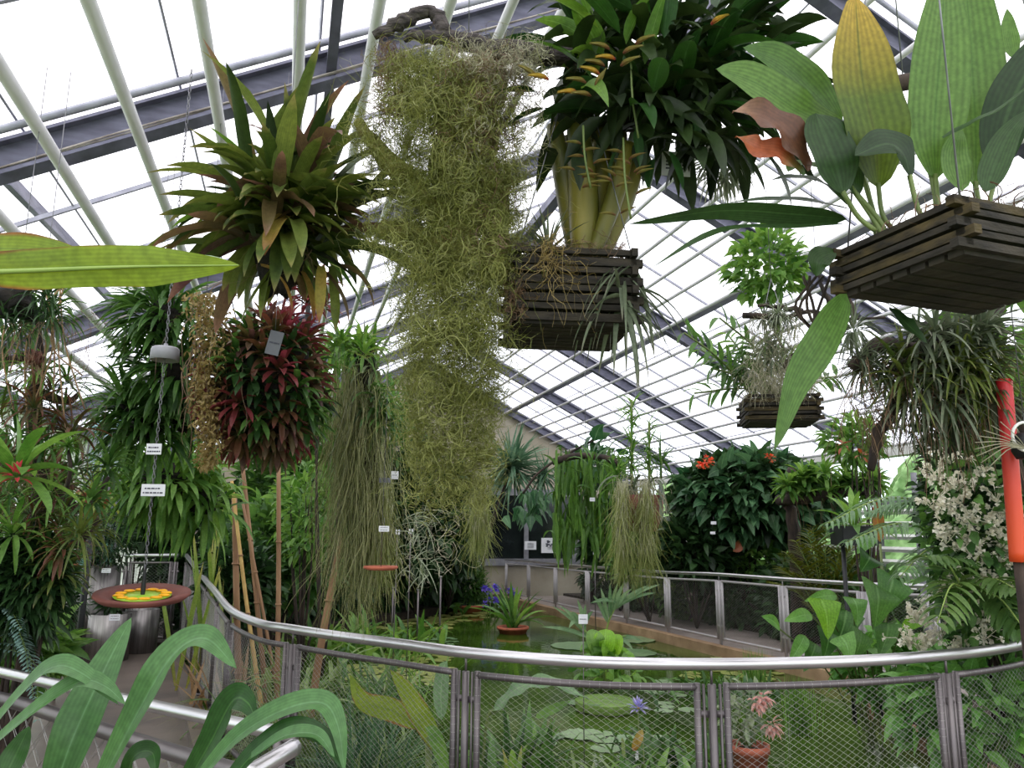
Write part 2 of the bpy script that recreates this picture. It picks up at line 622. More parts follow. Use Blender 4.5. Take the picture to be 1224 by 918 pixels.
for nm, b0, b1 in (('ceiling_left', BL, BRIDGE), ('ceiling_right', BRIDGE, BR)):
    mb = MB()
    v, q = [], []
    for a0, a1 in zip([ABEG] + [1.4 + 3.2 * k for k in range(6)], [1.4 + 3.2 * k for k in range(6)] + [AEND]):
        k = len(v)
        v += [hs(a0, b0, roof_z(b0 + 1e-4) + .06), hs(a1, b0, roof_z(b0 + 1e-4) + .06), hs(a1, b1, roof_z(b1 - 1e-4) + .06), hs(a0, b1, roof_z(b1 - 1e-4) + .06)]
        q.append([k, k + 1, k + 2, k + 3])
    mb.add(v, q)
    struct(mb.build(nm, M_GLASS))

# rafters: deep galvanised beams with a lip tube and cables on the lower edge
RAFTERS = [1.4 + 3.2 * k for k in range(6)] + [AEND - .1]
nb = 0
for a in RAFTERS:
    for b0, b1 in ((BL, BRIDGE), (BRIDGE, BR)):
        nb += 1
        mb = MB()
        n_ = slope_n((b0 + b1) / 2)
        z0, z1 = roof_z(b0 + 1e-4), roof_z(b1 - 1e-4)
        p, q = hs(a, b0, z0), hs(a, b1, z1)
        bar(mb, p - n_ * .09, q - n_ * .09, .03, .17, n_)          # web
        bar(mb, p - n_ * .18, q - n_ * .18, .13, .018, n_)         # lower flange
        bar(mb, p - n_ * .005, q - n_ * .005, .13, .018, n_)
        bm = mb.build('beam_%d' % nb, M_RAFTER, smooth=False)
        struct(bm)
        mb = MB()
        tube(mb, [p - n_ * .01 - AX * .17, q - n_ * .01 - AX * .17], .022, 6)
        mb.build('edge_tube', M_BAR, bm)
        if a < 12 and b0 == BL:
            mb = MB()
            for k in range(2):
                P = spline([p - n_ * .14 - AX * (.05 + .012 * k)] + [p + (q - p) * t - n_ * (.145 + .012 * RNG.random()) - AX * (.05 + .012 * k) for t in np.linspace(.1, .9, 9)] + [q - n_ * .14 - AX * .05], 50)
                tube(mb, P, .006, 5)
            mb.build('cable', M_CABLE, bm)

# glazing bars (both ways) on the glass
mb = MB()
for b0, b1 in ((BL, BRIDGE), (BRIDGE, BR)):
    n_ = slope_n((b0 + b1) / 2)
    a = 2.45
    while a < AEND:
        if min(abs(a - r) for r in RAFTERS) > .4:
            bar(mb, hs(a, b0, roof_z(b0 + 1e-4) + .03), hs(a, b1, roof_z(b1 - 1e-4) + .03), .022, .03, n_)
        a += 1.0667
    for b in np.arange(b0 + .62, b1 - .2, .78):
        bar(mb, hs(ABEG, b, roof_z(b) + .05), hs(AEND, b, roof_z(b) + .05), .012, .02, n_)
struct(mb.build('trim_1', M_BAR, smooth=False))

# steel purlins, ridge and wind braces
k = 1
for b, wd, hh in ((.1, .06, .1), (BRIDGE, .14, .12), (5.75, .16, .05), (BL + .02, .2, .12), (BR - .02, .24, .14)):
    k += 1
    mb = MB()
    bar(mb, hs(ABEG, b, roof_z(b) - .1), hs(AEND, b, roof_z(b) - .1), wd, hh)
    struct(mb.build('trim_%d' % k, M_WHITE if b > 9 else M_RAFTER, smooth=False))
for p, q in (((8, 213, 5.0), (92, 300, 6.6)), ((104, 328, 8.2), (136, 362, 9.1))):
    k += 1
    mb = MB()
    P, Q = at(*p), at(*q)
    bar(mb, P, Q, .05, .09)
    struct(mb.build('trim_%d' % k, M_RAFTER, smooth=False))

# heating pipes under both slopes
for b in [-1.95, -1.62, -1.25, -.88, -.5, -.086, .3, .7, 1.1, 1.5]:
    mb = MB()
    z = roof_z(b) - .4
    tube(mb, [hs(ABEG, b, z), hs(AEND - .3, b, z)], .032, 10)
    tag(mb.build('heating_pipe', M_PIPE, loc=hs(ABEG, b, z)), 'white round heating pipe running lengthwise below the left glass roof slope', 'pipe', 'heating pipes under the left roof slope')
for b in [3.9, 4.35, 4.75, 5.06, 5.43, 5.9, 6.25, 6.55, 6.85, 7.25, 7.65, 8.05, 8.45, 8.85]:
    mb = MB()
    z = roof_z(b) - .4
    tube(mb, [hs(ABEG, b, z), hs(AEND - .3, b, z)], .026, 8)
    tag(mb.build('heating_pipe', M_PIPE, loc=hs(ABEG, b, z)), 'thin white heating pipe running lengthwise below the right glass roof slope', 'pipe', 'heating pipes under the right roof slope')

# gable wall at the far end with its dark window
mb = MB()
zl, zr = roof_z(BL), roof_z(BR)
mb.add([hs(AEND, BL, -.5), hs(AEND, BR, -.5), hs(AEND, BR, zr), hs(AEND, BRIDGE, roof_z(BRIDGE)), hs(AEND, BL, zl)], [[0, 1, 2, 3]], [[0, 3, 4]])
struct(mb.build('wall_far', M_WALLP, smooth=False))
wz = lambda px, py: at(px, py, 20.0)
def on_end(px, py, off=.05):
    r = ray(px, py)
    d = (AEND - off) / (r @ AX)
    return np.array([0, 0, EYE]) + r * d
WP = {k: on_end(*k) for k in ((566, 590), (690, 590), (690, 670), (566, 670))}
c0, c1 = on_end(566, 672), on_end(688, 590)
bA, bB, zA, zB = c0 @ BX, c1 @ BX, c0[2], c1[2]
mb = MB()
for b in (bA, bA + (bB - bA) * .5, bB):
    box(mb, hs(AEND - .06, b, (zA + zB) / 2), (.05, .06 if b != bB else .12, (zB - zA) / 2), [BX * 0 + AX, BX, UP])
for z in (zA, zB):
    box(mb, hs(AEND - .06, (bA + bB) / 2, z), (.05, (bB - bA) / 2 + .1, .09), [AX, BX, UP])
wf = struct(mb.build('window_1', M_FRAME, smooth=False))
mb = MB()
box(mb, hs(AEND - .04, (bA + bB) / 2, (zA + zB) / 2), (.02, (bB - bA) / 2, (zB - zA) / 2), [AX, BX, UP])
mb.build('pane', M_DARKPANE, wf, smooth=False)
for x0, y0, x1, y1, lab in ((627, 647, 641, 657, 'small white notice sheet taped inside the far window'), (647, 643, 669, 661, 'larger white notice sheet with a dark picture in the far window')):
    p, q = on_end(x0, y1, .12), on_end(x1, y0, .12)
    t_ = thing('notice_sheet', lab, 'notice', p)
    mb = MB()
    box(mb, (p + q) / 2, (.004, abs((q - p) @ BX) / 2, (q[2] - p[2]) / 2), [AX, BX, UP])
    mb.build('sheet', M_LABEL, t_, smooth=False)
    mb = MB()
    m_ = (p + q) / 2 - AX * .008
    if x0 > 640:
        for kx in range(9):
            box(mb, m_ + BX * RNG.uniform(-.12, .04) + UP * RNG.uniform(-.02, .12), (.002, .03, .02), [AX, BX, UP])
    for kz in range(5 if x0 < 640 else 2):
        box(mb, m_ + UP * (.06 - .03 * kz - (.12 if x0 > 640 else 0)), (.002, .09, .004), [AX, BX, UP])
    mb.build('print', M_INK, t_, smooth=False)

# left wall: dwarf wall, tall white-barred glazing
mb = MB()
box(mb, hs((ABEG + AEND) / 2, BL - .06, .15), ((AEND - ABEG) / 2, .08, .4), [AX, BX, UP])
struct(mb.build('wall_left', M_WALLP, smooth=False))
edges = [ABEG] + RAFTERS
nw = 1
for a0, a1 in zip(edges[:-1], edges[1:]):
    nw += 1
    mb = MB()
    zt = roof_z(BL) - .12
    for a in np.linspace(a0, a1, 9):
        box(mb, hs(a, BL, (.55 + zt) / 2), (.03 if a not in (a0, a1) else .07, .04, (zt - .55) / 2), [AX, BX, UP])
    for z in (.58, 1.5, zt - .03):
        box(mb, hs((a0 + a1) / 2, BL, z), ((a1 - a0) / 2, .04, .03), [AX, BX, UP])
    o = struct(mb.build('window_%d' % nw, M_WHITE, smooth=False))
    mb = MB()
    mb.add([hs(a0, BL, .55), hs(a1, BL, .55), hs(a1, BL, zt), hs(a0, BL, zt)], [[0, 1, 2, 3]])
    mb.build('pane', M_WGLASS, o, smooth=False)
# right wall: louvres below, glass above
mb = MB()
box(mb, hs((ABEG + AEND) / 2, BR + .06, .2), ((AEND - ABEG) / 2, .08, .5), [AX, BX, UP])
struct(mb.build('wall_right', M_WALLP, smooth=False))
for a0, a1 in zip(edges[:-1], edges[1:]):
    nw += 1
    mb = MB()
    zt = roof_z(BR) - .1
    for a in np.linspace(a0, a1, 3):
        box(mb, hs(a, BR, (.7 + zt) / 2), (.035, .04, (zt - .7) / 2), [AX, BX, UP])
    for z in (.72, 2.2, zt - .03):
        box(mb, hs((a0 + a1) / 2, BR, z), ((a1 - a0) / 2, .05, .03), [AX, BX, UP])
    o = struct(mb.build('window_%d' % nw, M_FRAME, smooth=False))
    mb = MB()
    mb.add([hs(a0, BR, .7), hs(a1, BR, .7), hs(a1, BR, zt), hs(a0, BR, zt)], [[0, 1, 2, 3]])
    mb.build('pane', M_WGLASS, o, smooth=False)
    mb = MB()
    for z in np.arange(.85, 2.2, .2):
        box(mb, hs((a0 + a1) / 2, BR - .06, z), ((a1 - a0) / 2 - .04, .035, .03), [AX, nrm(BX + UP * .7), nrm(UP - BX * .7)])
    mb.build('louvre_blades', M_WHITE, o, smooth=False)

# outside: lawn and hedge beyond the right wall
mb = MB()
mb.add([hs(-20, -40, -.7), hs(60, -40, -.7), hs(60, 50, -.7), hs(-20, 50, -.7)], [[0, 1, 2, 3]])
struct(mb.build('ground', M_LAWN, smooth=False))
mb = MB()
n1, n2 = 420, 60
aa, zz = np.meshgrid(np.linspace(-4, 34, n1), np.linspace(0, 1, n2), indexing='ij')
hh = 3.6 + .7 * np.sin(aa * .9) + .4 * np.sin(aa * 2.3 + 1)
V = hs(0, 0, 0) + aa[..., None] * AX + (14.5 + .9 * zz ** 2 + .2 * np.sin(aa * 3.1 + zz * 9) * np.sin(zz * 14 + aa) + .05 * RNG.normal(size=aa.shape))[..., None] * BX + (zz * hh - .7)[..., None] * UP
i, j = np.meshgrid(np.arange(n1 - 1), np.arange(n2 - 1), indexing='ij')
mb.add(V.reshape(-1, 3), np.stack([i * n2 + j, i * n2 + j + 1, (i + 1) * n2 + j + 1, (i + 1) * n2 + j], -1).reshape(-1, 4))
hg = mb.build('hedge', M_HEDGE)
tag(hg, 'pale green hedge growing outside behind the right glass wall', 'hedge')

# ============================================================ pond, paths, beds
ZW = -.12
near_px = [(1330, 741), (1224, 770), (1122, 783.6), (987, 791.5), (814, 794), (677, 790), (556, 780), (480, 770), (410, 761), (350, 752), (312, 745.5)]
near_pts = [atz(x, y, 1.05) for x, y in near_px]
left_pts = [at(277, 730, 6.35), at(258, 708, 7.7), at(239, 685, 9.4), at(223, 664, 11.8)]
NEAR = spline(near_pts + left_pts, 160)
right_px = [(604, 669, 21.0), (632, 671, 19.5), (664, 674, 17.9), (702, 677.2, 16.4), (748, 680.5, 15.0), (797, 684, 13.7), (859, 686.5, 12.3), (935, 692, 11.0), (1030, 698, 9.7), (1120, 701, 8.8)]
RIGHT = spline([at(*p) for p in right_px], 100)
xy = lambda P: [(float(p[0]), float(p[1])) for p in P]

def slab(name, poly, zt, depth, mat):
    v = [(x, y, zt) for x, y in poly] + [(x, y, zt - depth) for x, y in poly]
    n = len(poly)
    f = [list(range(n))] + [[i, i + n, (i + 1) % n + n, (i + 1) % n] for i in range(n)]
    me = bpy.data.meshes.new(name)
    me.from_pydata([tuple(map(float, p)) for p in v], [], f)
    me.materials.append(mat)
    o = bpy.data.objects.new(name, me)
    COL.objects.link(o)
    return struct(o)

h2 = lambda a, b: (float(hs(a, b, 0)[0]), float(hs(a, b, 0)[1]))
slab('water', [h2(1.0, -2.0), h2(20.4, -2.6), h2(20.4, 6.6), h2(1.0, 8.6)], ZW, .3, M_WATER)
nr = xy(NEAR[::4])
slab('floor', nr[:] + [(-5.9, 12.0), h2(12.4, BL), h2(ABEG, BL), h2(ABEG, BR), (5.9, 4.4)], 0, .5, M_CONC)
rr = xy(RIGHT[::6])
rr2 = [(x + 1.55, y + .45) for x, y in rr]
slab('floor_right', rr + [(5.2, 8.5)] + [(6.3, 8.6)] + rr2[::-1], 0, .5, M_PATH)
slab('floor_bed_right', rr2 + [(6.3, 8.5), h2(5.5, BR), h2(AEND, BR)], .06, .4, M_SOIL)
slab('floor_bed_near', [(3.55, 4.75), (3.6, 6.6), (3.75, 8.4), (4.7, 8.7), (6.4, 8.4), h2(5.4, BR), h2(1.6, 7.2), (5.2, 4.8)], .02, .5, M_SOIL)
slab('floor_bed_back', [(-5.0, 12.1), (-4.2, 12.6), (-2.4, 16.0), (-.9, 19.0), (.3, 19.9), h2(AEND, 6.0), h2(AEND, BL), h2(12.5, BL)], .03, .5, M_SOIL)
# kerbs along the water's edge
mb = MB()
for p, q in zip(RIGHT[:-1:3], RIGHT[3::3]):
    bar(mb, p * [1, 1, 0] + [-.09, -.03, -.07], q * [1, 1, 0] + [-.09, -.03, -.07], .16, .2)
struct(mb.build('trim_20', M_KERB, smooth=False))
mb = MB()
for p, q in zip(NEAR[118:-1:2], NEAR[120::2]):
    bar(mb, p * [1, 1, 0] + [-.12, -.05, .03], q * [1, 1, 0] + [-.12, -.05, .03], .14, .1)
struct(mb.build('trim_21', M_CONC, smooth=False))

# ============================================================ railings
def resample(P, s):
    d = np.r_[0, np.cumsum(np.linalg.norm(np.diff(P[:, :2], axis=0), axis=1))]
    return np.stack([np.interp(s, d, P[:, k]) for k in range(3)], 1), d[-1]

def s_at(P, q):
    d = np.r_[0, np.cumsum(np.linalg.norm(np.diff(P[:, :2], axis=0), axis=1))]
    return d[np.argmin(np.linalg.norm(P[:, :2] - np.asarray(q)[:2], axis=1))]

def railing(name, label, P, posts, rad=.03, drop=.095, zf=0., pitch=.05, both=True, gap=.075, pmat=None):
    pmat = pmat or M_POST
    root = thing(name, label, 'railing', [*P[0][:2], zf])
    mb = MB()
    tube(mb, P, rad, 12)
    mb.build('handrail', M_STEEL, root)
    for s in posts:
        (c,), _ = resample(P, [s])
        (e,), _ = resample(P, [s + .05])
        t = nrm((e - c) * [1, 1, 0])
        zt = c[2] - drop
        mb = MB()
        tube(mb, [[c[0], c[1], zf], [c[0], c[1], zt]], .021, 10)
        tube(mb, [[c[0], c[1], zt - .01], [c[0], c[1], c[2]]], .007, 6)
        box(mb, [c[0], c[1], zf + .008], (.06, .06, .008))
        po = mb.build('post', pmat, root)
        for sg in (-1, 1):
            m2 = MB()
            o = c + t * sg * .042
            tube(m2, [[o[0], o[1], zf + .12], [o[0], o[1], zt]], .0085, 6)
            for zz in (zt - .14, zf + .3):
                box(m2, np.array([c[0], c[1], zz]) + t * sg * .045, (.03, .006, .016), [t, np.cross(UP, t), UP])
            m2.build('side_bar', pmat, po)
    for s0, s1 in zip(posts[:-1], posts[1:]):
        ss = np.linspace(s0 + gap, s1 - gap, 14)
        C, _ = resample(P, ss)
        top = C - UP * (drop + .012)
        bot = C * [1, 1, 0] + UP * (zf + .12)
        mb = MB()
        tube(mb, top, .018, 8)
        tube(mb, bot, .018, 8)
        tube(mb, [bot[0] - UP * .018, top[0] + UP * .018], .018, 8)
        tube(mb, [bot[-1] - UP * .018, top[-1] + UP * .018], .018, 8)
        fr = mb.build('panel_frame', pmat, root)
        # woven wire: two families of diagonals plus the lashing round the frame
        mb = MB()
        ln = ss[-1] - ss[0]
        hz = float((top[:, 2] - bot[:, 2]).min())
        def pt(s, f):
            k = np.interp(s, ss, np.arange(14))
            i = np.clip(k.astype(int), 0, 12)
            w = (k - i)[:, None]
            return (bot[i] * (1 - w) + bot[i + 1] * w) * (1 - f[:, None]) + (top[i] * (1 - w) + top[i + 1] * w) * f[:, None]
        slope = .62
        for sg in (1, -1) if both else (1,):
            for c0 in np.arange(-hz / slope, ln, pitch):
                x0, x1 = max(c0, 0), min(c0 + hz / slope, ln)
                if x1 - x0 < .03:
                    continue
                xs = np.linspace(x0, x1, max(4, int((x1 - x0) / .12)))
                z = (xs - c0) * slope / hz
                sx_ = ss[0] + (xs if sg > 0 else ln - xs)
                tube(mb, pt(sx_, np.clip(z, 0, 1)), .0012 if sg > 0 else .0007, 3, False)
        for k in np.arange(.03, ln, pitch):
            (a_,) = pt(np.array([ss[0] + k]), np.array([1.]))
            (b_,) = pt(np.array([ss[0] + k + .0025]), np.array([1.]))
            tube(mb, [a_, b_], .0188, 7, False)
        for k in np.arange(.04, hz, pitch * .8):
            for e in (0, -1):
                a_ = bot[e] + UP * k
                tube(mb, [a_, a_ + UP * .0025], .0188, 7, False)
        mb.build('wire_mesh', M_WIRE, fr)
    return root

near_posts = [s_at(NEAR, atz(x, y, 1.05)) for x, y in ((1130, 783), (845, 794), (555, 780), (348, 752))]
s_tot = resample(NEAR, [0])[1]
post_l = [s_at(NEAR, at(277, 730, 6.35))]
rest = list(np.linspace(post_l[0], s_tot - .03, 6)[1:])
first = near_posts[0] - (near_posts[1] - near_posts[0])
railing('curved_railing', 'curved steel railing with wire mesh panels sweeping along the near side of the pond', NEAR, [max(first, .03)] + near_posts + post_l + rest)
E1 = spline([NEAR[-1] + [-.14, .02, 0], at(150, 664, 12.0)], 8)
railing('end_railing', 'short straight steel railing closing the left path behind the hanging dish', E1, [.03, resample(E1, [0])[1] - .04], pitch=.07)
R_posts = [s_at(RIGHT, at(*right_px[k])) for k in range(10)]
R_posts[-1] -= .05
R_posts[0] += .05
railing('far_railing', 'straight steel mesh railing along the far right path behind the pond', RIGHT, R_posts, .026, .09, 0, .055, pmat=M_FAR)
# stair rail at the lower left
S_top = spline([at(-60, 789, 3.75), at(0, 803, 3.45), at(170, 841, 2.9), at(300, 869, 2.55), at(352, 880, 2.45)], 20)
root = thing('stair_railing', 'low steel stair rail crossing the bottom left corner behind the big strap leaves', 'railing', [*S_top[-1][:2], 0])
mb = MB(); tube(mb, S_top, .021, 12); mb.build('handrail', M_STEEL, root)
S_mid = spline([at(-60, 822, 3.7), at(20, 840, 3.4), at(120, 872, 3.05), at(225, 905, 2.75), at(340, 940, 2.4)], 20)
mb = MB(); tube(mb, S_mid, .027, 12); mb.build('lower_rail', M_POST, root)
mb = MB(); tube(mb, spline([at(290, 930, 2.2), at(330, 906, 2.3), at(352, 893, 2.38)], 8), .024, 12); mb.build('end_rail', M_STEEL, root)
for p in (S_top[1], S_top[-3]):
    mb = MB(); tube(mb, [[p[0], p[1], 0], [p[0], p[1], p[2]]], .02, 8); mb.build('post', M_POST, root)
mb = MB()
zb = .25
for k in np.arange(0, 60):
    t0 = k / 60 * 1.3 - .3
    a_, b_ = np.clip(t0, 0, 1), np.clip(t0 + .3, 0, 1)
    f0, f1 = (a_ - t0) / .3, (b_ - t0) / .3
    for fl in (0, 1):
        P = []
        for u, g in ((a_, f0), (b_, f1)):
            m = S_mid[int(u * 19)]
            g = 1 - g if fl else g
            P.append([m[0], m[1], zb + (m[2] - zb) * g])
        tube(mb, P, .0013, 3, False)
mb.build('wire_mesh', M_WIRE, root)

# ============================================================ plant materials
L_BROM = leaf_mat('bromeliad_olive', (62, 84, 30), (112, 128, 52), (150, 140, 80), .85, trans=.3)
L_BROMP = leaf_mat('bromeliad_purple', (92, 62, 58), (112, 98, 56), (150, 110, 90), .8, base=(70, 60, 40), trans=.32)
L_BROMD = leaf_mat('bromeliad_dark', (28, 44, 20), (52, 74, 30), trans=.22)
L_BROMY = leaf_mat('bromeliad_yellowing', (150, 150, 50), (176, 132, 60), (150, 90, 50), .7)
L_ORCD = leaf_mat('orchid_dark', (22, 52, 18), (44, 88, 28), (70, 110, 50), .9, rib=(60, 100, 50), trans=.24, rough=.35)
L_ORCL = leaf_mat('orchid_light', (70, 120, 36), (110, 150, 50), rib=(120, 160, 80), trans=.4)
L_BIG = leaf_mat('big_leaf', (76, 118, 44), (104, 144, 62), rib=(74, 114, 46), trans=.45, noise=4, vein=.26)
L_BIGD = leaf_mat('big_leaf_dark', (34, 62, 26), (54, 86, 38), rib=(60, 92, 46), vein=.26, trans=.35, noise=4)
L_BIGY = leaf_mat('big_leaf_yellowing', (58, 88, 26), (92, 116, 30), (206, 170, 44), .55, rib=(84, 96, 30), vein=.26, trans=.45, noise=5)
L_DEAD = leaf_mat('dead_leaf', (112, 70, 46), (84, 52, 36), (150, 110, 80), .7, trans=.15, noise=20)
L_ORANGE = leaf_mat('withering_leaf', (178, 92, 44), (150, 74, 38), (170, 100, 50), .7, base=(70, 110, 50), trans=.3)
L_BANANA = leaf_mat('banana_leaf', (112, 142, 30), (146, 168, 44), rib=(100, 130, 40), edge=(150, 104, 48), trans=.5, noise=6)
L_BANPALE = leaf_mat('banana_leaf_painted_sheen', (176, 200, 170), (150, 184, 120), edge=(180, 150, 90), trans=.3)  # sheen on the leaf top painted in as a paler green
L_STRAP = leaf_mat('strap_leaf', (56, 100, 50), (82, 128, 66), rib=(96, 140, 92), trans=.25, rough=.38, noise=6, ribw=.06)
L_STRAPD = leaf_mat('strap_leaf_dark', (36, 76, 30), (54, 98, 40), rib=(74, 120, 56), trans=.35, noise=6)
L_GREEN = leaf_mat('mid_green', (42, 82, 30), (92, 138, 58), (120, 160, 80), .85)
L_GREEN2 = leaf_mat('fresh_green', (66, 118, 36), (128, 172, 74), trans=.42)
L_DKGREEN = leaf_mat('deep_green', (22, 48, 22), (56, 92, 44), trans=.25)
L_BLUEGREEN = leaf_mat('blue_green', (40, 84, 50), (86, 130, 82), rib=(120, 160, 110), trans=.28)
L_GREY = leaf_mat('silver_air_plant', (132, 146, 116), (176, 184, 158), (190, 190, 170), .7, base=(104, 124, 84), trans=.2)
L_GREYG = leaf_mat('grey_green_air_plant', (84, 98, 74), (120, 132, 104), (136, 130, 112), .75, trans=.2)
L_RED = leaf_mat('red_bromeliad', (112, 40, 42), (150, 62, 62), (136, 52, 46), .8, base=(70, 70, 36), trans=.32)
L_BRONZE = leaf_mat('bronze_bromeliad', (74, 66, 34), (112, 70, 46), (120, 50, 44), .7, base=(60, 84, 36), trans=.28)
L_YELGRASS = leaf_mat('yellowing_grass', (104, 140, 48), (140, 160, 66), (170, 160, 84), .75, base=(150, 148, 66))
L_DRY = leaf_mat('dry_blade', (150, 116, 76), (184, 150, 104), (150, 120, 90), .7, trans=.2)
L_GRASS = leaf_mat('grass_blade', (90, 120, 60), (140, 164, 96), (160, 160, 110), .8)
L_CACTUS = leaf_mat('hanging_cactus', (58, 98, 26), (90, 134, 40), (126, 160, 66), .85, trans=.3)
L_HEART = leaf_mat('heart_leaf', (54, 104, 36), (98, 150, 64), rib=(120, 168, 92), trans=.4)
L_LIMEH = leaf_mat('lime_leaf', (116, 176, 34), (150, 204, 52), rib=(160, 210, 90), trans=.5)
L_PALM = leaf_mat('palm_leaflet', (96, 136, 90), (140, 172, 124), rib=(150, 180, 130), trans=.35)
L_PALMD = leaf_mat('palm_leaflet_dark', (56, 92, 40), (98, 132, 56), trans=.35)
L_CYCAD = leaf_mat('golden_fern', (76, 96, 24), (130, 136, 40), trans=.4)
L_PAD = leaf_mat('lily_pad', (104, 138, 92), (132, 160, 112), trans=.1, rough=.3, noise=3)
L_PADY = leaf_mat('yellow_lily_pad', (128, 140, 62), (168, 172, 92), trans=.1, rough=.35, noise=5)
L_MOSS = leaf_mat('spanish_moss', (104, 112, 44), (150, 154, 82), trans=.25, noise=3)
L_MOSSG = leaf_mat('grey_moss', (146, 142, 116), (186, 182, 152), trans=.2, noise=5)
L_MOSSB = leaf_mat('brown_moss', (96, 74, 54), (132, 104, 76), trans=.2, noise=5)
L_ROOT = leaf_mat('pale_roots', (104, 112, 62), (154, 154, 104), (110, 116, 58), .6, trans=.15, noise=5)
L_BEARD = leaf_mat('moss_beard', (110, 124, 50), (146, 152, 84), base=(172, 170, 140), trans=.25)
L_LICHEN = leaf_mat('brown_vine', (132, 112, 62), (166, 146, 84), trans=.3)
L_BUD = leaf_mat('flower_bud', (206, 180, 60), (190, 150, 60), base=(150, 48, 50), trans=.25)
L_BUD2 = leaf_mat('dull_flower_bud', (150, 146, 70), (146, 120, 66), base=(124, 72, 56), trans=.2)
L_WFLOWER = leaf_mat('white_petal', (226, 222, 200), (246, 242, 228), trans=.35)
L_PURPLE = leaf_mat('purple_petal', (96, 70, 200), (140, 110, 226), trans=.35)
L_LILAC = leaf_mat('lilac_petal', (170, 156, 226), (200, 190, 240), trans=.35)
L_ORFLOWER = leaf_mat('orange_petal', (236, 84, 36), (246, 120, 50), trans=.35)
L_PINK = leaf_mat('pink_petal', (214, 150, 140), (232, 180, 166), trans=.35)
L_VARIEG = leaf_mat('variegated_leaf', (70, 110, 60), (176, 190, 150), trans=.3)
M_BULB = solid('pseudobulb', (132, 122, 46), (74, 80, 30), .45, 0, 7, .15, (1, 1, .35))
M_CANE = solid('green_cane', (112, 128, 70), (84, 100, 52), .5)
M_BAMBOO = solid('bamboo_cane', (160, 124, 92), (122, 90, 64), .6, 0, 5, .2, (1, 1, .3))
M_RACHIS = solid('palm_stalk', (150, 170, 90), (120, 146, 70), .5)
M_MOSSLIMB = solid('mossy_limb', (128, 130, 64), (92, 84, 46), .95, 0, 30, 1.0)
M_ROOTBALL = solid('fibrous_root_ball', (40, 36, 30), (20, 18, 18), .95, 0, 25, 1.0)
M_REDPOLE = None

def pole_mat():
    m, nt, out = _mat('red_orange_pole')
    p = N(nt, 'ShaderNodeBsdfPrincipled')
    at_ = N(nt, 'ShaderNodeAttribute', attribute_name='lc')
    sep = N(nt, 'ShaderNodeSeparateColor')
    nt.links.new(at_.outputs['Color'], sep.inputs[0])
    nt.links.new(mixc(nt, rng_map(nt, sep.outputs[1], .25, .85), srgb(186, 34, 40), srgb(206, 70, 22)), p.inputs['Base Color'])
    p.inputs['Roughness'].default_value = .45
    nt.links.new(p.outputs[0], out.inputs[0])
    return m
M_REDPOLE = pole_mat()

def wire_up(root, p, to=None, name='hanging_wire', r=.002, mat=None):
    """a hanger from p up to the roof steel"""
    b = float(np.asarray(p) @ BX)
    z = roof_z(min(max(b, BL), BR)) - .1
    mb = MB()
    tube(mb, [p, [p[0], p[1], max(z, p[2] + .1)]], r, 5)
    return mb.build(name, mat or M_CHAIN, root)

def leaf_parts(root, c, n, gen, name='leaf'):
    """each blade a part of its own"""
    for i in range(n):
        mb = MB()
        mat = gen(i, mb)
        mb.build(name, mat, root)

def plate(name, label, px, py, d, w, h, lines=2, group=None, rot=0., mat=None, hang=None, stake=None, tilt=.0):
    """small plant label with blurred rows of print; stake: z of the foot of its stick"""
    c = at(px, py, d)
    t = thing(name, label, 'plant label', [c[0], c[1], c[2] - h / 2 if stake is None else stake], group)
    x = np.array([math.cos(rot), math.sin(rot), tilt])
    x = nrm(x)
    y = nrm(np.cross(UP, x))
    zz = np.cross(x, y)
    mb = MB()
    box(mb, c, (w / 2, .002, h / 2), [x, y, zz])
    mb.build('plate', mat or M_LABEL, t, smooth=False)
    mb = MB()
    for k in range(lines):
        zz_ = h * (.22 - .42 * k / max(lines - 1, 1)) if lines > 1 else 0
        x0 = -w * .36
        while x0 < w * .34:
            l = min(RNG.uniform(.14, .34) * w, w * .36 - x0)
            box(mb, c - y * .003 + zz * zz_ + x * (x0 + l / 2), (l / 2, .001, h * .03), [x, y, zz])
            x0 += l + .03 * w
    mb.build('print', M_INK, t, smooth=False)
    if stake is not None:
        mb = MB()
        tube(mb, [[c[0], c[1] + .006, stake], [c[0], c[1] + .006, c[2]]], .004 * max(1, d / 6), 6)
        mb.build('stake', M_POST, t)
    if hang is not None:
        mb = MB()
        tube(mb, [c + UP * h * .45, c + UP * hang], .0012, 4)
        mb.build('tie_wire', M_CHAIN, t)
    return t

def slat_basket(root, c, ux, uy, hx, hy, h, rows, th, mat, mat2=None, floor=True, name='slat'):
    """log-cabin basket of stacked wooden slats, every slat a part"""
    up = np.cross(ux, uy)
    for r in range(rows):
        z = h * (r + .5) / rows
        fx = r % 2 == 0
        for sg in (-1, 1):
            mb = MB()
            if fx:
                box(mb, c + uy * sg * hy + up * z, (hx + th * 1.5, th / 2, h / rows * .42), [ux, uy, up])
            else:
                box(mb, c + ux * sg * hx + up * z, (th / 2, hy + th * 1.5, h / rows * .42), [ux, uy, up])
            mb.build(name, mat2 if (mat2 and RNG.random() < .4) else mat, root, smooth=False)
            mb = MB()
            if fx:
                box(mb, c + ux * sg * hx + up * (z + h / rows * .1), (th / 2, hy + th * .5, h / rows * .3), [ux, uy, up])
            else:
                box(mb, c + uy * sg * hy + up * (z + h / rows * .1), (hx + th * .5, th / 2, h / rows * .3), [ux, uy, up])
            mb.build(name, mat, root, smooth=False)
    if floor:
        n = max(4, int(hy * 2 / .05))
        for k in range(n):
            mb = MB()
            box(mb, c + uy * (-hy + 2 * hy * (k + .5) / n), (hx, hy / n * .8, .008), [ux, uy, up])
            mb.build('floor_slat', mat, root, smooth=False)

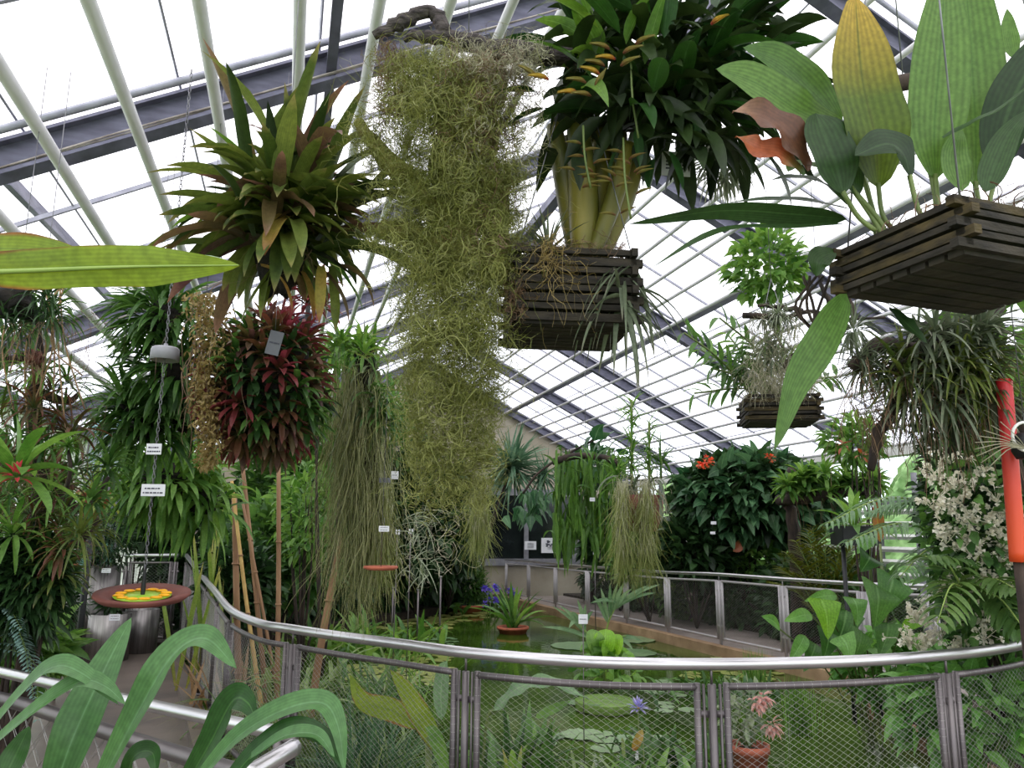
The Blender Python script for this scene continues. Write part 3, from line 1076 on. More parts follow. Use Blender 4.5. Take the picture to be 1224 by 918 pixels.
def core(mb, c, r, n1=10, n2=16, lump=.15, rng=RNG):
    th = np.linspace(0, PI, n1)
    ph = np.linspace(0, 2 * PI, n2, endpoint=False)
    T, P = np.meshgrid(th, ph, indexing='ij')
    R = 1 + lump * rng.normal(size=T.shape)
    R[0], R[-1] = 1, 1
    V = np.stack([np.sin(T) * np.cos(P) * R, np.sin(T) * np.sin(P) * R, np.cos(T) * R], -1) * np.asarray(r) + np.asarray(c)
    i, j = np.meshgrid(np.arange(n1 - 1), np.arange(n2), indexing='ij')
    k = (j + 1) % n2
    mb.add(V.reshape(-1, 3), np.stack([i * n2 + j, (i + 1) * n2 + j, (i + 1) * n2 + k, i * n2 + k], -1).reshape(-1, 4))

# ============================================================ 1 hanging bromeliad clump, upper left
D = 2.9
c = at(338, 285, D)
root = thing('hanging_bromeliad', 'large hanging bromeliad clump with purplish and olive strap leaves round a black root ball', 'hanging plant', c)
mb = MB(); core(mb, at(335, 312, D), np.array([.085, .085, .13])); mb.build('root_ball', M_ROOTBALL, root)
wire_up(root, c + UP * .1)
rg = np.random.default_rng(3)
def gen(i, mb):
    t = i / 98
    ph = i * 2.39996
    el = rg.choice([rg.uniform(.75, 1.35), rg.uniform(.1, .9), rg.uniform(-.25, .3)], p=[.42, .4, .18])
    d = np.array([math.cos(ph) * math.cos(el), math.sin(ph) * math.cos(el) * .8, math.sin(el)])
    if d[0] < -.2 and el > .4 and rg.random() < .4:
        d[0] -= .3
    b = c + np.array([rg.normal() * .09, rg.normal() * .07, rg.uniform(-.06, .2)])
    L = rg.uniform(.34, .56) * (.8 if d[1] < -.5 else 1) * (1.18 if el > .7 else 1)
    leaves(mb, b, nrm(d), L, rg.uniform(.045, .075), 'strap', rg.uniform(.3, 1.5) * (1 if el < .9 else .7), .22, 9, .25, rg.random(), rg, wave=.12)
    m = rg.choice(5, p=[.34, .3, .24, .06, .06])
    return (L_BROM, L_BROMP, L_BROMD, L_BROMY, L_ORCL)[m]
leaf_parts(root, c, 98, gen)
mb = MB()
n = 150
o = rand_dirs(n, rg, .25)
leaves(mb, c + UP * .06 + o * rg.uniform(.02, .1, (n, 1)), nrm(o + UP * .35), rg.uniform(.24, .42, n), .055, 'strap', rg.uniform(.4, 1.4, n), .22, 8, .25, None, rg)
mb.build('inner_foliage', L_BROM, root)['kind'] = 'stuff'
for k in range(9):   # leaves hanging below the root ball
    mb = MB()
    x0 = 300 + k * 12
    leaves(mb, at(x0 + 12, 318, D + rg.normal() * .05), nrm([rg.normal() * .6, rg.normal() * .4, -.35]), rg.uniform(.2, .34), .04, 'strap', 1.6, .2, 8, .3, rg.random(), rg)
    mb.build('leaf', (L_BROMY, L_BROM, L_BROMP)[k % 3], root)
for k in range(12):
    mb = MB()
    strands(mb, at(310 + 6 * k, 300, D)[None] + rg.normal(size=(2, 3)) * .04, .3, 12, .3, .003, .2, rg)
    mb.build('air_root', L_MOSSB, root)

# ============================================================ 2 driftwood branch with Spanish moss
D = 2.6
root = thing('driftwood_branch', 'weathered grey driftwood branch forking above the hanging moss', 'branch', at(520, 60, D))
def dw(pts, r, n=16, nm='limb', mat=None):
    mb = MB()
    P = spline([at(*p) for p in pts], n)
    P = P + RNG.normal(size=P.shape) * .006
    tube(mb, P, np.array(r) if np.isscalar(r) else np.interp(np.linspace(0, 1, n), np.linspace(0, 1, len(r)), r), 9)
    return mb.build(nm, mat or M_GREYBARK, root)
dw([(447, 42, D), (475, 30, D), (505, 15, D), (525, 22, D), (535, 45, D), (600, 60, D + .05), (690, 70, D + .1)], [.016, .03, .024, .026, .032, .04, .035], 26)
dw([(480, 46, D - .03), (505, 42, D - .03), (530, 45, D), (560, 48, D)], [.01, .022, .028, .028])
wire_up(root, at(560, 45, D))
# moss
rg = np.random.default_rng(8)
root = thing('spanish_moss', 'long curtain of yellow-green Spanish moss hanging from the driftwood branch', 'hanging moss', at(530, 300, D))
def moss_part(name, mat, regs, width=.003, wander=.3, grav=.22, curl=.5, K=20):
    mb = MB()
    for (x0, x1, y0, y1, n, l0, l1, dsp) in regs:
        px, py = rg.uniform(x0, x1, n), rg.uniform(y0, y1, n)
        R = np.array([at(x, y, D + e) for x, y, e in zip(px, py, rg.normal(size=n) * dsp)])
        strands(mb, R, rg.uniform(l0, l1, n) * 1.6, K, wander, width, grav, rg, curl=curl)
    return mb.build(name, mat, root)
moss_part('grey_tangle', L_MOSSG, [(530, 650, 48, 90, 420, .1, .24, .07), (540, 650, 70, 190, 300, .1, .2, .08)], .0028, .6, .05, 1.2, 16)
moss_part('brown_tangle', L_MOSSB, [(455, 482, 48, 150, 160, .12, .25, .04), (530, 625, 60, 160, 240, .15, .3, .08), (560, 600, 150, 300, 110, .15, .3, .06)], .003, .5, .1, 1., 16)
moss_part('moss_curtain', L_MOSS, [
    (470, 545, 60, 130, 560, .25, .5, .07), (475, 620, 100, 220, 900, .2, .4, .09),
    (480, 600, 200, 320, 950, .2, .42, .09), (486, 590, 300, 400, 720, .2, .4, .08),
    (490, 592, 380, 470, 620, .2, .36, .07), (490, 590, 450, 540, 560, .15, .3, .06), (495, 585, 530, 600, 320, .12, .2, .05), (540, 590, 430, 590, 150, .1, .22, .05),
    (430, 560, 160, 300, 260, .06, .16, .07), (590, 636, 180, 300, 110, .08, .2, .04)], .0027, .42, .13, .9, 18)
moss_part('loose_wisps', L_MOSS, [(486, 596, 300, 560, 420, .12, .26, .1)], .0024, .65, .06, 1.4, 16)
for pts, r in ((((428, 150, D + .02), (470, 195, D), (530, 260, D), (600, 325, D)), [.02, .038, .045, .04]), (((455, 270, D), (520, 290, D), (600, 320, D)), [.035, .05, .045]), (((598, 205, D + .05), (594, 270, D + .05), (590, 335, D + .05)), [.04, .05, .05]), (((570, 90, D + .1), (552, 200, D + .1), (540, 330, D + .1)), [.12, .12, .06])):
    mb = MB()
    P = spline([at(*p) for p in pts], 14) + RNG.normal(size=(14, 3)) * .008
    tube(mb, P, np.interp(np.linspace(0, 1, 14), np.linspace(0, 1, len(r)), r), 9)
    o = mb.build('mossy_limb', M_MOSSLIMB, root)
    mb = MB()
    idx = rg.integers(0, 14, 900)
    strands(mb, P[idx] + rg.normal(size=(900, 3)) * .035, rg.uniform(.08, .22, 900), 10, .5, .003, .12, rg, curl=1.)
    mb.build('moss_fuzz', L_MOSS, o)

# ============================================================ 3 basket orchid with thick pseudobulbs
D = 2.8
c = at(676, 392, D)
root = thing('hanging_orchid', 'orchid with thick yellow-green pseudobulbs in a black slatted basket hung at centre', 'hanging plant', c)
ux = nrm([1, .10, 0.0]); uy = np.cross(UP, ux)
slat_basket(root, at(677, 402, D) , ux, uy, .205, .2, .27, 8, .022, M_SLAT)
mb = MB()
box(mb, at(677, 402, D) + UP * .14, (.18, .175, .11), [ux, uy, UP])
mb.build('potting_fibre', M_ROOTBALL, root)
b0 = at(695, 312, D)
for tx, ty, bx, rr, dz in ((662, 150, 690, .045, 0), (690, 140, 697, .058, -.05), (718, 150, 703, .05, .04), (740, 160, 710, .05, .06), (764, 180, 716, .045, 0), (676, 165, 700, .04, .1), (752, 172, 706, .035, -.08)):
    mb = MB()
    P = spline([at(bx, 312, D + dz), at((bx + tx) / 2 + 4, 240, D + dz), at(tx, ty, D + dz)], 14)
    t = np.linspace(0, 1, 14)
    tube(mb, P, rr * (.45 + .55 * np.sin(PI * (t * .75 + .12)) ** 1.0) , 12)
    mb.build('pseudobulb', M_BULB, root)
for sx_, sy_ in ((-.2, -.19), (.2, -.19), (-.2, .19), (.2, .19)):
    p = at(677, 402, D) + ux * sx_ + uy * sy_ + UP * .27
    mb = MB(); tube(mb, [p, at(690, 60, D)], .002, 4); mb.build('hanging_wire', M_CHAIN, root)
mb = MB()
strands(mb, np.array([at(RNG.uniform(625, 745), RNG.uniform(296, 312), D - .2 + RNG.uniform(0, .3)) for _ in range(260)]), .16, 9, .5, .003, 0., RNG, d0=np.array([0, 0, .5]), curl=1)
mb.build('moss_trim', L_MOSSB, root)
root = thing('moss_wisp', 'thin wisp of moss trailing down the front of the black basket', 'hanging moss', at(662, 310, D - .23))
mb = MB()
strands(mb, np.array([at(RNG.normal(660, 6), RNG.uniform(275, 320), D - .24 + RNG.normal() * .01) for _ in range(60)]), .34, 14, .3, .003, .3, RNG, curl=.6)
mb.build('strands', L_LICHEN, root)
root = thing('moss_tuft', 'small brown moss tuft clinging to the left edge of the black basket', 'hanging moss', at(615, 345, D - .2))
mb = MB()
strands(mb, np.array([at(RNG.normal(615, 5), RNG.uniform(330, 370), D - .24 + RNG.normal() * .01) for _ in range(90)]), .13, 10, .4, .003, .3, RNG, curl=.6)
mb.build('strands', L_MOSSB, root)
# air plants sitting on that basket
c = at(742, 318, D - .15)
root = thing('air_plant', 'grey air plant drooping from the right corner of the black basket', 'air plant', c)
rg = np.random.default_rng(4)
def gen(i, mb):
    d = nrm([rg.normal() * .55 + .1, rg.normal() * .4 - .1, -.5 + rg.normal() * .3])
    leaves(mb, c + rg.normal(size=3) * .02 - UP * rg.uniform(0, .16), d, rg.uniform(.2, .42), rg.uniform(.012, .028), 'grass', rg.uniform(.6, 1.6), .3, 9, .4, rg.random(), rg)
    return L_GREYG
leaf_parts(root, c, 46, gen)
c = at(655, 305, D - .1)
root = thing('air_plant', 'small spiky air plant standing on the left rim of the black basket', 'air plant', c)
mb = MB(); rosette(mb, c, [-.15, -.1, 1], 34, .17, .012, 'grass', 1.0, .5, .25, 6, rg); mb.build('leaf_rosette', L_GREYG, root)
plate('tag', 'square grey tag hanging below the left end of the black basket', 629, 352, D - .05, .078, .075, 3, mat=M_SLATE, hang=.1, tilt=.12)

# ============================================================ 4 dark orchid mass above it
D = 2.7
c = at(800, 70, D)
root = thing('epiphytic_orchid', 'dense dark green orchid mass with yellow-red buds at the top centre', 'hanging plant', c)
rg = np.random.default_rng(21)
mb = MB(); core(mb, at(800, 110, D + .1), np.array([.2, .14, .13])); mb.build('root_mass', M_ROOTBALL, root)
wire_up(root, c)
CL = [(690, 85), (740, 60), (800, 40), (850, 70), (890, 60), (720, 120), (780, 110), (840, 120), (770, 10), (830, 0), (700, 30), (880, 20)]
def gen(i, mb):
    x, y = CL[i % len(CL)]
    b = at(x + rg.normal() * 14, y + rg.normal() * 14, D + rg.normal() * .12)
    o = nrm(b - at(800, 120, D))
    d = nrm(o * .8 + rg.normal(size=3) * [.5, .35, .35] + UP * .35)
    leaves(mb, b, d, rg.uniform(.2, .36), rg.uniform(.05, .085), 'lance', rg.uniform(.2, 1.2), .2, 8, .5, rg.random(), rg)
    lit = (x < 760 and y < 90) and rg.random() < .8  # light on the upper left leaves is put into a paler leaf colour
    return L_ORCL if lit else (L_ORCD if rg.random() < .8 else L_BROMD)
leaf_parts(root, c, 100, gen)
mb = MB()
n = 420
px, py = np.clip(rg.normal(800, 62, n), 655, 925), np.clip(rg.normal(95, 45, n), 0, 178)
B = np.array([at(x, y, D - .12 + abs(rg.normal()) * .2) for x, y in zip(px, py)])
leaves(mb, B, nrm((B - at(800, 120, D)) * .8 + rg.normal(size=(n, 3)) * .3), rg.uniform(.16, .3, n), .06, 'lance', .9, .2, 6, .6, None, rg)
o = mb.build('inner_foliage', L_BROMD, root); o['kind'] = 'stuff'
BUDS = [(655, 96, -1, .1), (640, 94, -.8, .5), (706, 116, -1, .05), (690, 112, -1, -.1), (712, 105, .5, .9), (728, 60, -1, .2), (735, 72, -1, 0), (722, 80, -.9, .15), (745, 65, 1, .35), (716, 90, -1, .3), (700, 100, -1, .1), (798, 88, -1, .3), (850, 30, 1, .5), (742, 80, .9, .4), (760, 54, .8, .3)]
for i, (x, y, dx, dz) in enumerate(BUDS):
    mb = MB()
    b = at(x, y, D - .3)
    for k in range(2):
        leaves(mb, b, nrm([dx, -.3, dz + .08 * k]), .075, .016, 'bud', .1, .9, 6, .1, .4, rg, side=nrm(np.cross([dx, -.3, dz], [0.2 * k, -1, .5 - .5 * k])))
    mb.build('flower_bud', L_BUD if i % 3 == 0 else L_BUD2, root)
for i in range(24):
    x, y = (rg.uniform(684, 712), rg.uniform(170, 225)) if i < 11 else (rg.uniform(728, 765), rg.uniform(180, 262))
    mb = MB()
    sg = -1 if i % 2 else 1
    leaves(mb, at(x, y, D - .16), nrm([sg, -.3, rg.uniform(-.1, .5)]), .065, .012, 'bud', .1, .8, 6, .1, rg.random(), rg)
    mb.build('flower_bud', L_BUD2, root)
for x, y0, y1 in ((757, 70, 165), (700, 150, 225), (748, 165, 262)):
    mb = MB(); tube(mb, spline([at(x - 3, y0, D - .2), at(x - 1, (y0 + y1) / 2, D - .2), at(x + 6, y1, D - .18)], 10), .004, 5); mb.build('flower_stalk', M_CANE, root)
for x, y, dx, dz, L in ((828, 135, .1, -1, .13), (760, 155, .05, -1, .16), (800, 180, .3, -1, .17), (740, 175, -.4, -1, .14), (650, 130, -1, -.45, .2), (640, 110, -1, .05, .16), (870, 145, 1, -.2, .2), (780, 190, -.2, -1, .13)):
    mb = MB(); leaves(mb, at(x, y, D - .12), nrm([dx, -.2, dz]), L, .05, 'lance', .4, .15, 8, .3, .5, rg); mb.build('leaf', L_ORCD, root)
root = thing('dark_branch', 'thick dark branch running behind the upper orchids towards the right', 'branch', at(850, 140, D))
mb = MB(); tube(mb, spline([at(740, 150, 2.9), at(840, 136, 2.9), at(930, 132, 2.95), at(1060, 100, 3.0), at(1250, 110, 3.1)], 30) + RNG.normal(size=(30, 3)) * .006, .036, 9); mb.build('limb', M_BARK, root)
wire_up(root, at(1080, 100, 3.0), r=.003)
plate('tag', 'large white tag tucked under the dark orchid mass', 808, 196, D + .1, .11, .1, 4, mat=M_LABEL, hang=.1, tilt=-.05)
# silver air plant ball
c = at(862, 198, 3.0)
root = thing('air_plant', 'silvery curled air plant ball below the dark branch', 'air plant', c)
rg = np.random.default_rng(2)
mb = MB()
for k in range(9):
    o = rand_dirs(1, rg)[0]
    rosette(mb, c + o * .05, o, 22, .13, .011, 'grass', 1.2, 1.4, .3, 8, rg)
mb.build('leaf_rosette', L_GREY, root)
wire_up(root, c)

# ============================================================ 5 big-leaved orchid in the slatted raft, right
D = 1.9
root = thing('hanging_orchid', 'big-leaved orchid in a wide dark slatted basket at the upper right', 'hanging plant', at(1150, 300, D))
pf = at(1140, 262, 1.62)         # near top corner
pn, pl, pr = atz(1142, 303, 2.3), atz(1000, 356, 2.3), atz(1172, 371, 2.3)
cc = (pn + pr) / 2
uy = nrm(pl - pn); ux = np.cross(uy, UP)
BHX, BHY = float((pr - pl) @ ux) / 2, float(np.linalg.norm(pl - pn)) / 2
slat_basket(root, cc, ux, uy, BHX, BHY, .12, 5, .022, M_SLAT, M_SLAT2)
mb = MB(); core(mb, cc + UP * .1, np.array([.2, .16, .07]), lump=.1); mb.build('potting_fibre', M_ROOTBALL, root)
mb = MB()
strands(mb, cc + UP * .12 + RNG.uniform(-.19, .19, (260, 3)) * [1, .8, .1], .16, 9, .5, .004, 0., RNG, d0=np.array([0, 0, .7]), curl=.8)
mb.build('dry_roots', L_MOSSB, root)
for sg in (-1, 1):
    for s2 in (-1, 1):
        p = cc + ux * .21 * sg + uy * .165 * s2 + UP * .12
        mb = MB(); tube(mb, [p, cc + UP * 2.2], .0025, 4); mb.build('hanging_wire', M_CHAIN, root)
BIG = [  # points (px,py,d), width px, profile, material, facing
    ([(1050, 225, 1.85), (1046, 165, 1.8), (1030, 90, 1.78), (1022, -8, 1.8)], 98, 'ellip', L_BIGY, (.1, -1, .2)),
    ([(1012, 152, 1.9), (960, 135, 1.86), (905, 100, 1.84), (856, 82, 1.82)], 62, 'ellip', L_BIG, (.1, -1, .15)),
    ([(1006, 146, 1.95), (975, 110, 1.93), (935, 74, 1.92), (888, 56, 1.92)], 56, 'ellip', L_BIG, (.1, -1, .15)),
    ([(1118, 215, 1.9), (1117, 150, 1.86), (1124, 60, 1.85), (1130, -40, 1.88)], 77, 'ellip', L_BIG, (-.1, -1, .1)),
    ([(1166, 225, 2.0), (1166, 150, 2.0), (1160, 50, 2.0), (1150, -70, 2.0)], 82, 'ellip', L_BIG, (-.1, -1, .1)),
    ([(1190, 215, 1.95), (1200, 150, 1.92), (1225, 90, 1.9), (1262, 30, 1.9)], 62, 'ellip', L_BIGD, (-.4, -1, .2)),
    ([(1212, 70, 2.1), (1206, 40, 2.1), (1204, 10, 2.1)], 22, 'lance', L_BIG, (-.4, -1, .2)),
    ([(1008, 232, 1.8), (1000, 200, 1.78), (985, 160, 1.77), (975, 135, 1.78)], 64, 'ellip', L_BIGD, (0, -1, .3)),
    ([(1025, 235, 1.85), (1015, 200, 1.82), (1008, 170, 1.8), (1000, 140, 1.8)], 62, 'ellip', L_BIGD, (.2, -1, .3)),
    ([(1088, 212, 1.78), (1080, 185, 1.75), (1060, 172, 1.74), (1022, 186, 1.72)], 56, 'ellip', L_BIGD, (.1, -1, .5)),
    ([(1100, 160, 1.9), (1080, 135, 1.9), (1055, 120, 1.92)], 30, 'ellip', L_BIGD, (.1, -1, .4)),
    ([(1012, 262, 1.85), (950, 256, 1.8), (860, 252, 1.75), (752, 268, 1.7)], 30, 'lance', L_BIGD, (.1, -.7, -1)),
    ([(1008, 268, 1.85), (940, 272, 1.78), (860, 276, 1.74), (775, 322, 1.7)], 20, 'lance', L_BIGD, (.1, -.7, 1)),
    ([(1012, 245, 1.9), (985, 220, 1.85), (950, 212, 1.84), (918, 216, 1.84)], 26, 'lance', L_BIGD, (0, -.8, 1)),
    ([(1015, 250, 1.9), (975, 242, 1.86), (930, 238, 1.84), (862, 243, 1.82)], 22, 'lance', L_BIGD, (0, -.8, 1)),
    ([(1020, 225, 1.84), (990, 205, 1.82), (955, 196, 1.82), (942, 205, 1.82)], 30, 'ellip', L_BIG, (0, -.8, 1)),
    ([(1012, 352, 1.85), (985, 400, 1.78), (950, 460, 1.74), (926, 538, 1.72)], 46, 'lance', L_BIG, (.3, -1, .1)),
    ([(1065, 368, 1.9), (1082, 385, 1.85), (1108, 410, 1.84)], 26, 'lance', L_BIGD, (.3, -1, .3)),
    ([(998, 300, 1.9), (978, 310, 1.86), (976, 330, 1.86)], 30, 'ellip', L_BIGD, (.3, -1, .3)),
    ([(1128, 165, 1.8), (1165, 145, 1.78), (1195, 130, 1.77), (1240, 95, 1.75)], 20, 'grass', L_BIGD, (0, -.6, 1)),
    ([(1178, 230, 1.8), (1188, 200, 1.8), (1206, 160, 1.8), (1232, 130, 1.8)], 36, 'lance', L_BIGD, (-.4, -1, .2)),
    ([(1150, 228, 1.84), (1140, 190, 1.84), (1148, 150, 1.84)], 40, 'lance', L_BIG, (0, -1, .2)),
]
for pts, wpx, prof, mat, nrmv in BIG:
    mb = MB()
    P = [at(*p) for p in pts]
    blade(mb, P, wpx * pts[1][2] / F, prof, nrmv, 20, .1, RNG.random(), .03, 4)
    lf = mb.build('leaf', mat, root)
    if prof == 'ellip' and pts[0][1] < 260:
        mb = MB()
        e = cc + UP * .13 + (P[0] - cc) * [.75, .75, 0]
        tube(mb, spline([e, P[0] * .5 + e * .5 + RNG.normal(size=3) * .01, P[0] + (P[1] - P[0]) * .1], 8), .006, 6)
        mb.build('leaf_stalk', M_CANE, lf)
for pts, wpx, mat in (([(965, 205, 1.8), (945, 165, 1.78), (915, 140, 1.77), (876, 132, 1.77)], 50, L_DEAD), ([(960, 210, 1.8), (935, 185, 1.78), (905, 178, 1.77), (880, 162, 1.77)], 36, L_ORANGE)):
    mb = MB(); blade(mb, [at(*p) for p in pts], wpx * 1.8 / F, 'ellip', (.2, -1, .3), 20, .15, .5, .12); mb.build('withered_leaf', mat, root)
for k in range(7):
    x = 960 + 8 * k
    mb = MB(); tube(mb, spline([at(x, 330, 1.95), at(x - 12 + RNG.normal() * 10, 370, 1.95), at(x + RNG.normal() * 16, 410, 1.95)], 9), .004, 5); mb.build('aerial_root', M_BARK, root)

# ============================================================ 6 banana-like leaf entering from the left
root = thing('banana_leaf', 'broad yellow-green banana leaf with browned edge reaching in from the left', 'leaf', at(0, 315, 1.25))
D = 1.25
mb = MB()
blade(mb, [at(-80, 318, D), at(20, 322, D), at(110, 318, D), at(200, 318, D), at(287, 317, D)], 52 * D / F, 'strap', (0, -1, -.25), 34, -.05, .5, .03, 5)
mb.build('blade', L_BANANA, root)
mb = MB(); tube(mb, spline([at(-160, 330, D), at(20, 324, D - .004), at(150, 319, D - .004), at(285, 317, D)], 20), np.linspace(.006, .001, 20), 6); mb.build('midrib', M_RACHIS, root)
e_ = at(-160, 330, D)
mb = MB(); tube(mb, spline([e_, e_ + [-.12, .02, -.12], [e_[0] - .2, e_[1] + .05, 1.0], [e_[0] - .2, e_[1] + .05, 0]], 16), np.linspace(.008, .03, 16), 8); mb.build('stalk', M_RACHIS, root)
mb = MB()
blade(mb, [at(60, 312, D + .02), at(130, 306, D + .03), at(210, 302, D + .03), at(276, 312, D + .02)], 26 * D / F, 'lance', (0, -.6, 1), 24, -.1, .5, .08, 4)
mb.build('blade_fold', L_BANPALE, root)
mb = MB()
blade(mb, [at(-60, 300, D + .01), at(0, 297, D + .01), at(60, 300, D + .01), at(112, 310, D + .01)], 44 * D / F, 'lance', (0, -1, .1), 24, .05, .3, .04, 4)
mb.build('blade_lobe', L_BANANA, root)

# ============================================================ shrubs and trees: foliage + stems
def shrub(name, label, px, py, wpx, hpx, d, n, L, W, mat, prof='lance', cat='shrub', zb=0., droop=.7, seed=1, up=.35, group=None, depth=.8, stems=7, stem_mat=None, inner=.35, fold=.12, roll=.7, extra=None, r0=.02):
    rg = np.random.default_rng(seed)
    c = at(px, py, d)
    r = ellip(c, wpx, hpx, d, depth)
    base = np.array([c[0], c[1], zb])
    root = thing(name, label, cat, base, group)
    mb = MB()
    bush(mb, c, r, n, L, W, prof, droop, up, rg, 4 if L > .15 else 3, inner, fold, roll)
    mb.build('foliage', mat, root)
    if stems:
        mb = MB()
        twigs(mb, base if c[2] > zb else c, c, r, stems, r0, rg)
        mb.build('stem', stem_mat or M_BARK, root)
    return root, c, r, rg

# far back-left planting (in front of the gable wall)
BACK = [
    ('leafy_shrub', 'dense dark shrub at the far back left corner behind the steel planters', 235, 640, 60, 70, 13.0, 1500, .26, .1, L_DKGREEN, 31),
    ('leafy_shrub', 'tall dark evergreen in front of the far gable left of the hanging roots', 360, 585, 70, 92, 14.5, 2300, .3, .12, L_GREEN, 32),
    ('leafy_shrub', 'pale green leafy tree top showing behind the red bromeliad ball', 402, 462, 36, 60, 9.5, 700, .2, .075, L_GREEN2, 33),
    ('leafy_shrub', 'deep green shrub low at the back of the pond behind the grasses', 330, 660, 80, 60, 11.5, 1800, .24, .1, L_GREEN, 34),
    ('leafy_shrub', 'dark bush filling the back bank below the moss curtain', 500, 620, 75, 85, 16.5, 2400, .32, .12, L_DKGREEN, 35),
    ('leafy_shrub', 'dark broad bush against the gable left of the far window', 538, 635, 30, 62, 17.5, 1200, .3, .12, L_DKGREEN, 36),
    ('leafy_shrub', 'narrow leaved bush at the back behind the hanging roots', 450, 560, 60, 110, 17.0, 2400, .34, .08, L_GREEN, 37),
    ('leafy_shrub', 'dark leafy tree behind the steel planters with dense crown', 170, 605, 56, 40, 12.6, 1500, .3, .11, L_DKGREEN, 38),
    ('leafy_shrub', 'feathery dark bush growing out of the tall steel planter', 128, 642, 32, 42, 10.9, 1600, .12, .02, L_DKGREEN, 39),
    ('leafy_shrub', 'glossy small leaved shrub beside the brown bamboo canes', 370, 610, 42, 60, 10.0, 520, .17, .06, L_GREEN2, 40),
    ('leafy_shrub', 'dark shrub at the foot of the left railing inside the pond enclosure', 285, 700, 40, 45, 9.3, 900, .2, .08, L_DKGREEN, 41),
    ('leafy_shrub', 'broad leaved bush right of the far window below the cactus', 740, 640, 50, 45, 17.5, 1400, .3, .14, L_DKGREEN, 42),
    ('leafy_shrub', 'tall dark climber on the gable above the far window', 706, 560, 34, 18, 19.2, 300, .3, .13, L_DKGREEN, 44),
    ('leafy_shrub', 'dark bush along the far right path before the louvres', 830, 655, 55, 38, 14.5, 1500, .28, .12, L_DKGREEN, 45),
    ('leafy_shrub', 'dark low bush behind the far railing below the hanging moss beards', 775, 672, 45, 28, 15.2, 900, .24, .1, L_GREEN, 46),
]
for nm, lb, px, py, w_, h_, d, n, L, W, m, sd_ in BACK:
    shrub(nm, lb, px, py, w_, h_, d, n, L, W, m, 'lance', seed=sd_)

# heart-leaf vine hanging at the window
# spiky yucca with trunk
root = thing('spiky_yucca', 'spiky yucca with a round head of narrow stiff leaves left of the far window', 'yucca', [*at(612, 560, 18.9)[:2], 0])
rg = np.random.default_rng(51)
c = at(612, 560, 18.9)
mb = MB()
leaves(mb, np.repeat(c[None], 190, 0) + rg.normal(size=(190, 3)) * .06, rand_dirs(190, rg, .25), rg.uniform(.8, 1.4, 190), .09, 'grass', .35, .25, 5, .3, None, rg)
leaves(mb, np.repeat((c + [.75, -.1, -.15])[None], 90, 0) + rg.normal(size=(90, 3)) * .05, rand_dirs(90, rg, .1), rg.uniform(.5, .9, 90), .055, 'grass', .6, .25, 5, .3, None, rg)
mb.build('foliage', leaf_mat('yucca_leaf', (70, 110, 80), (120, 154, 122), trans=.3), root)
mb = MB(); tube(mb, spline([[c[0] - .75, c[1], 0], [c[0] - .6, c[1], 1.4], c], 10), .05, 8); mb.build('trunk', M_BARK, root)

# hanging cactus curtain
root = thing('hanging_cactus', 'curtain of flat green cactus stems hanging right of the far window', 'hanging plant', at(700, 545, 11.0))
rg = np.random.default_rng(52)
mb = MB()
B = np.array([at(rg.uniform(662, 745), rg.uniform(535, 640), 11 + rg.normal() * .25) for _ in range(210)])
leaves(mb, B, np.stack([rg.normal(size=210) * .16, rg.normal(size=210) * .12, -np.ones(210)], 1), rg.uniform(.2, .75, 210), .05, 'strap', .5, .4, 9, .8, None, rg, wave=.5)
mb.build('foliage', L_CACTUS, root)
mb = MB()
leaves(mb, B[:70] , rand_dirs(70, rg, .3), rg.uniform(.2, .4, 70), .05, 'lance', 1.2, .2, 5, .5, None, rg)
mb.build('crown', L_GREEN, root)
mb = MB(); tube(mb, spline([at(660, 552, 11), at(690, 545, 11), at(725, 548, 11), at(748, 560, 11)], 12), .05, 7); mb.build('branch', M_BARK, root)
wire_up(root, at(700, 545, 11), r=.004)
# leafy climber between cactus and window
root = thing('climber', 'large leaved climber with drooping leaves above the far window', 'climber', at(640, 600, 12))
mb = MB()
rg = np.random.default_rng(53)
B = np.array([at(rg.normal(636, 12), rg.uniform(585, 620), 12 + rg.normal() * .2) for _ in range(46)])
leaves(mb, B, np.stack([rg.normal(size=46) * .6, -abs(rg.normal(size=46)) * .4, -np.ones(46)], 1), rg.uniform(.18, .32, 46), .13, 'heart', .4, .15, 6, .6, None, rg)
B = np.array([at(rg.normal(715, 12), rg.uniform(515, 560), 12 + rg.normal() * .2) for _ in range(36)])
leaves(mb, B, rand_dirs(36, rg, -.2), rg.uniform(.25, .4, 36), .2, 'heart', .7, .15, 6, .6, None, rg)
mb.build('foliage', L_BLUEGREEN, root)
mb = MB(); tube(mb, spline([at(625, 590, 12), at(650, 560, 12), at(720, 520, 12.1)], 12), .02, 6); mb.build('stem', M_BARK, root)

# hanging basket with spikes and moss beards
D = 9.0
root = thing('hanging_basket', 'hanging basket with upright spiky shoots and two long moss beards', 'hanging plant', at(765, 600, D))
rg = np.random.default_rng(54)
mb = MB(); lathe(mb, [(.0, -.3), (.16, -.28), (.22, -.1), (.25, .12), (.21, .12), (.18, 0), (0, 0)], at(768, 605, D), 20); mb.build('basket', M_TERRA2, root)
for x, y0, y1, n, s_ in ((755, 570, 478, 90, .3), (776, 575, 505, 60, .26), (790, 560, 545, 26, .35), (738, 575, 560, 20, .3)):
    mb = MB()
    t_ = rg.random(n)
    B = np.array([at(x + rg.normal(), y0 + (y1 - y0) * t, D) for t in t_])
    leaves(mb, B, rand_dirs(n, rg, .45), s_ * rg.uniform(.7, 1.1, n), .03, 'grass', .5, .25, 5, .3, None, rg)
    o = mb.build('spiky_shoot', L_GREEN2 if x < 780 else L_GREEN, root)
    mb = MB(); tube(mb, [at(x, y0 + 12, D), at(x, y1, D)], .016, 6); mb.build('stem', M_CANE, o)
mb = MB()
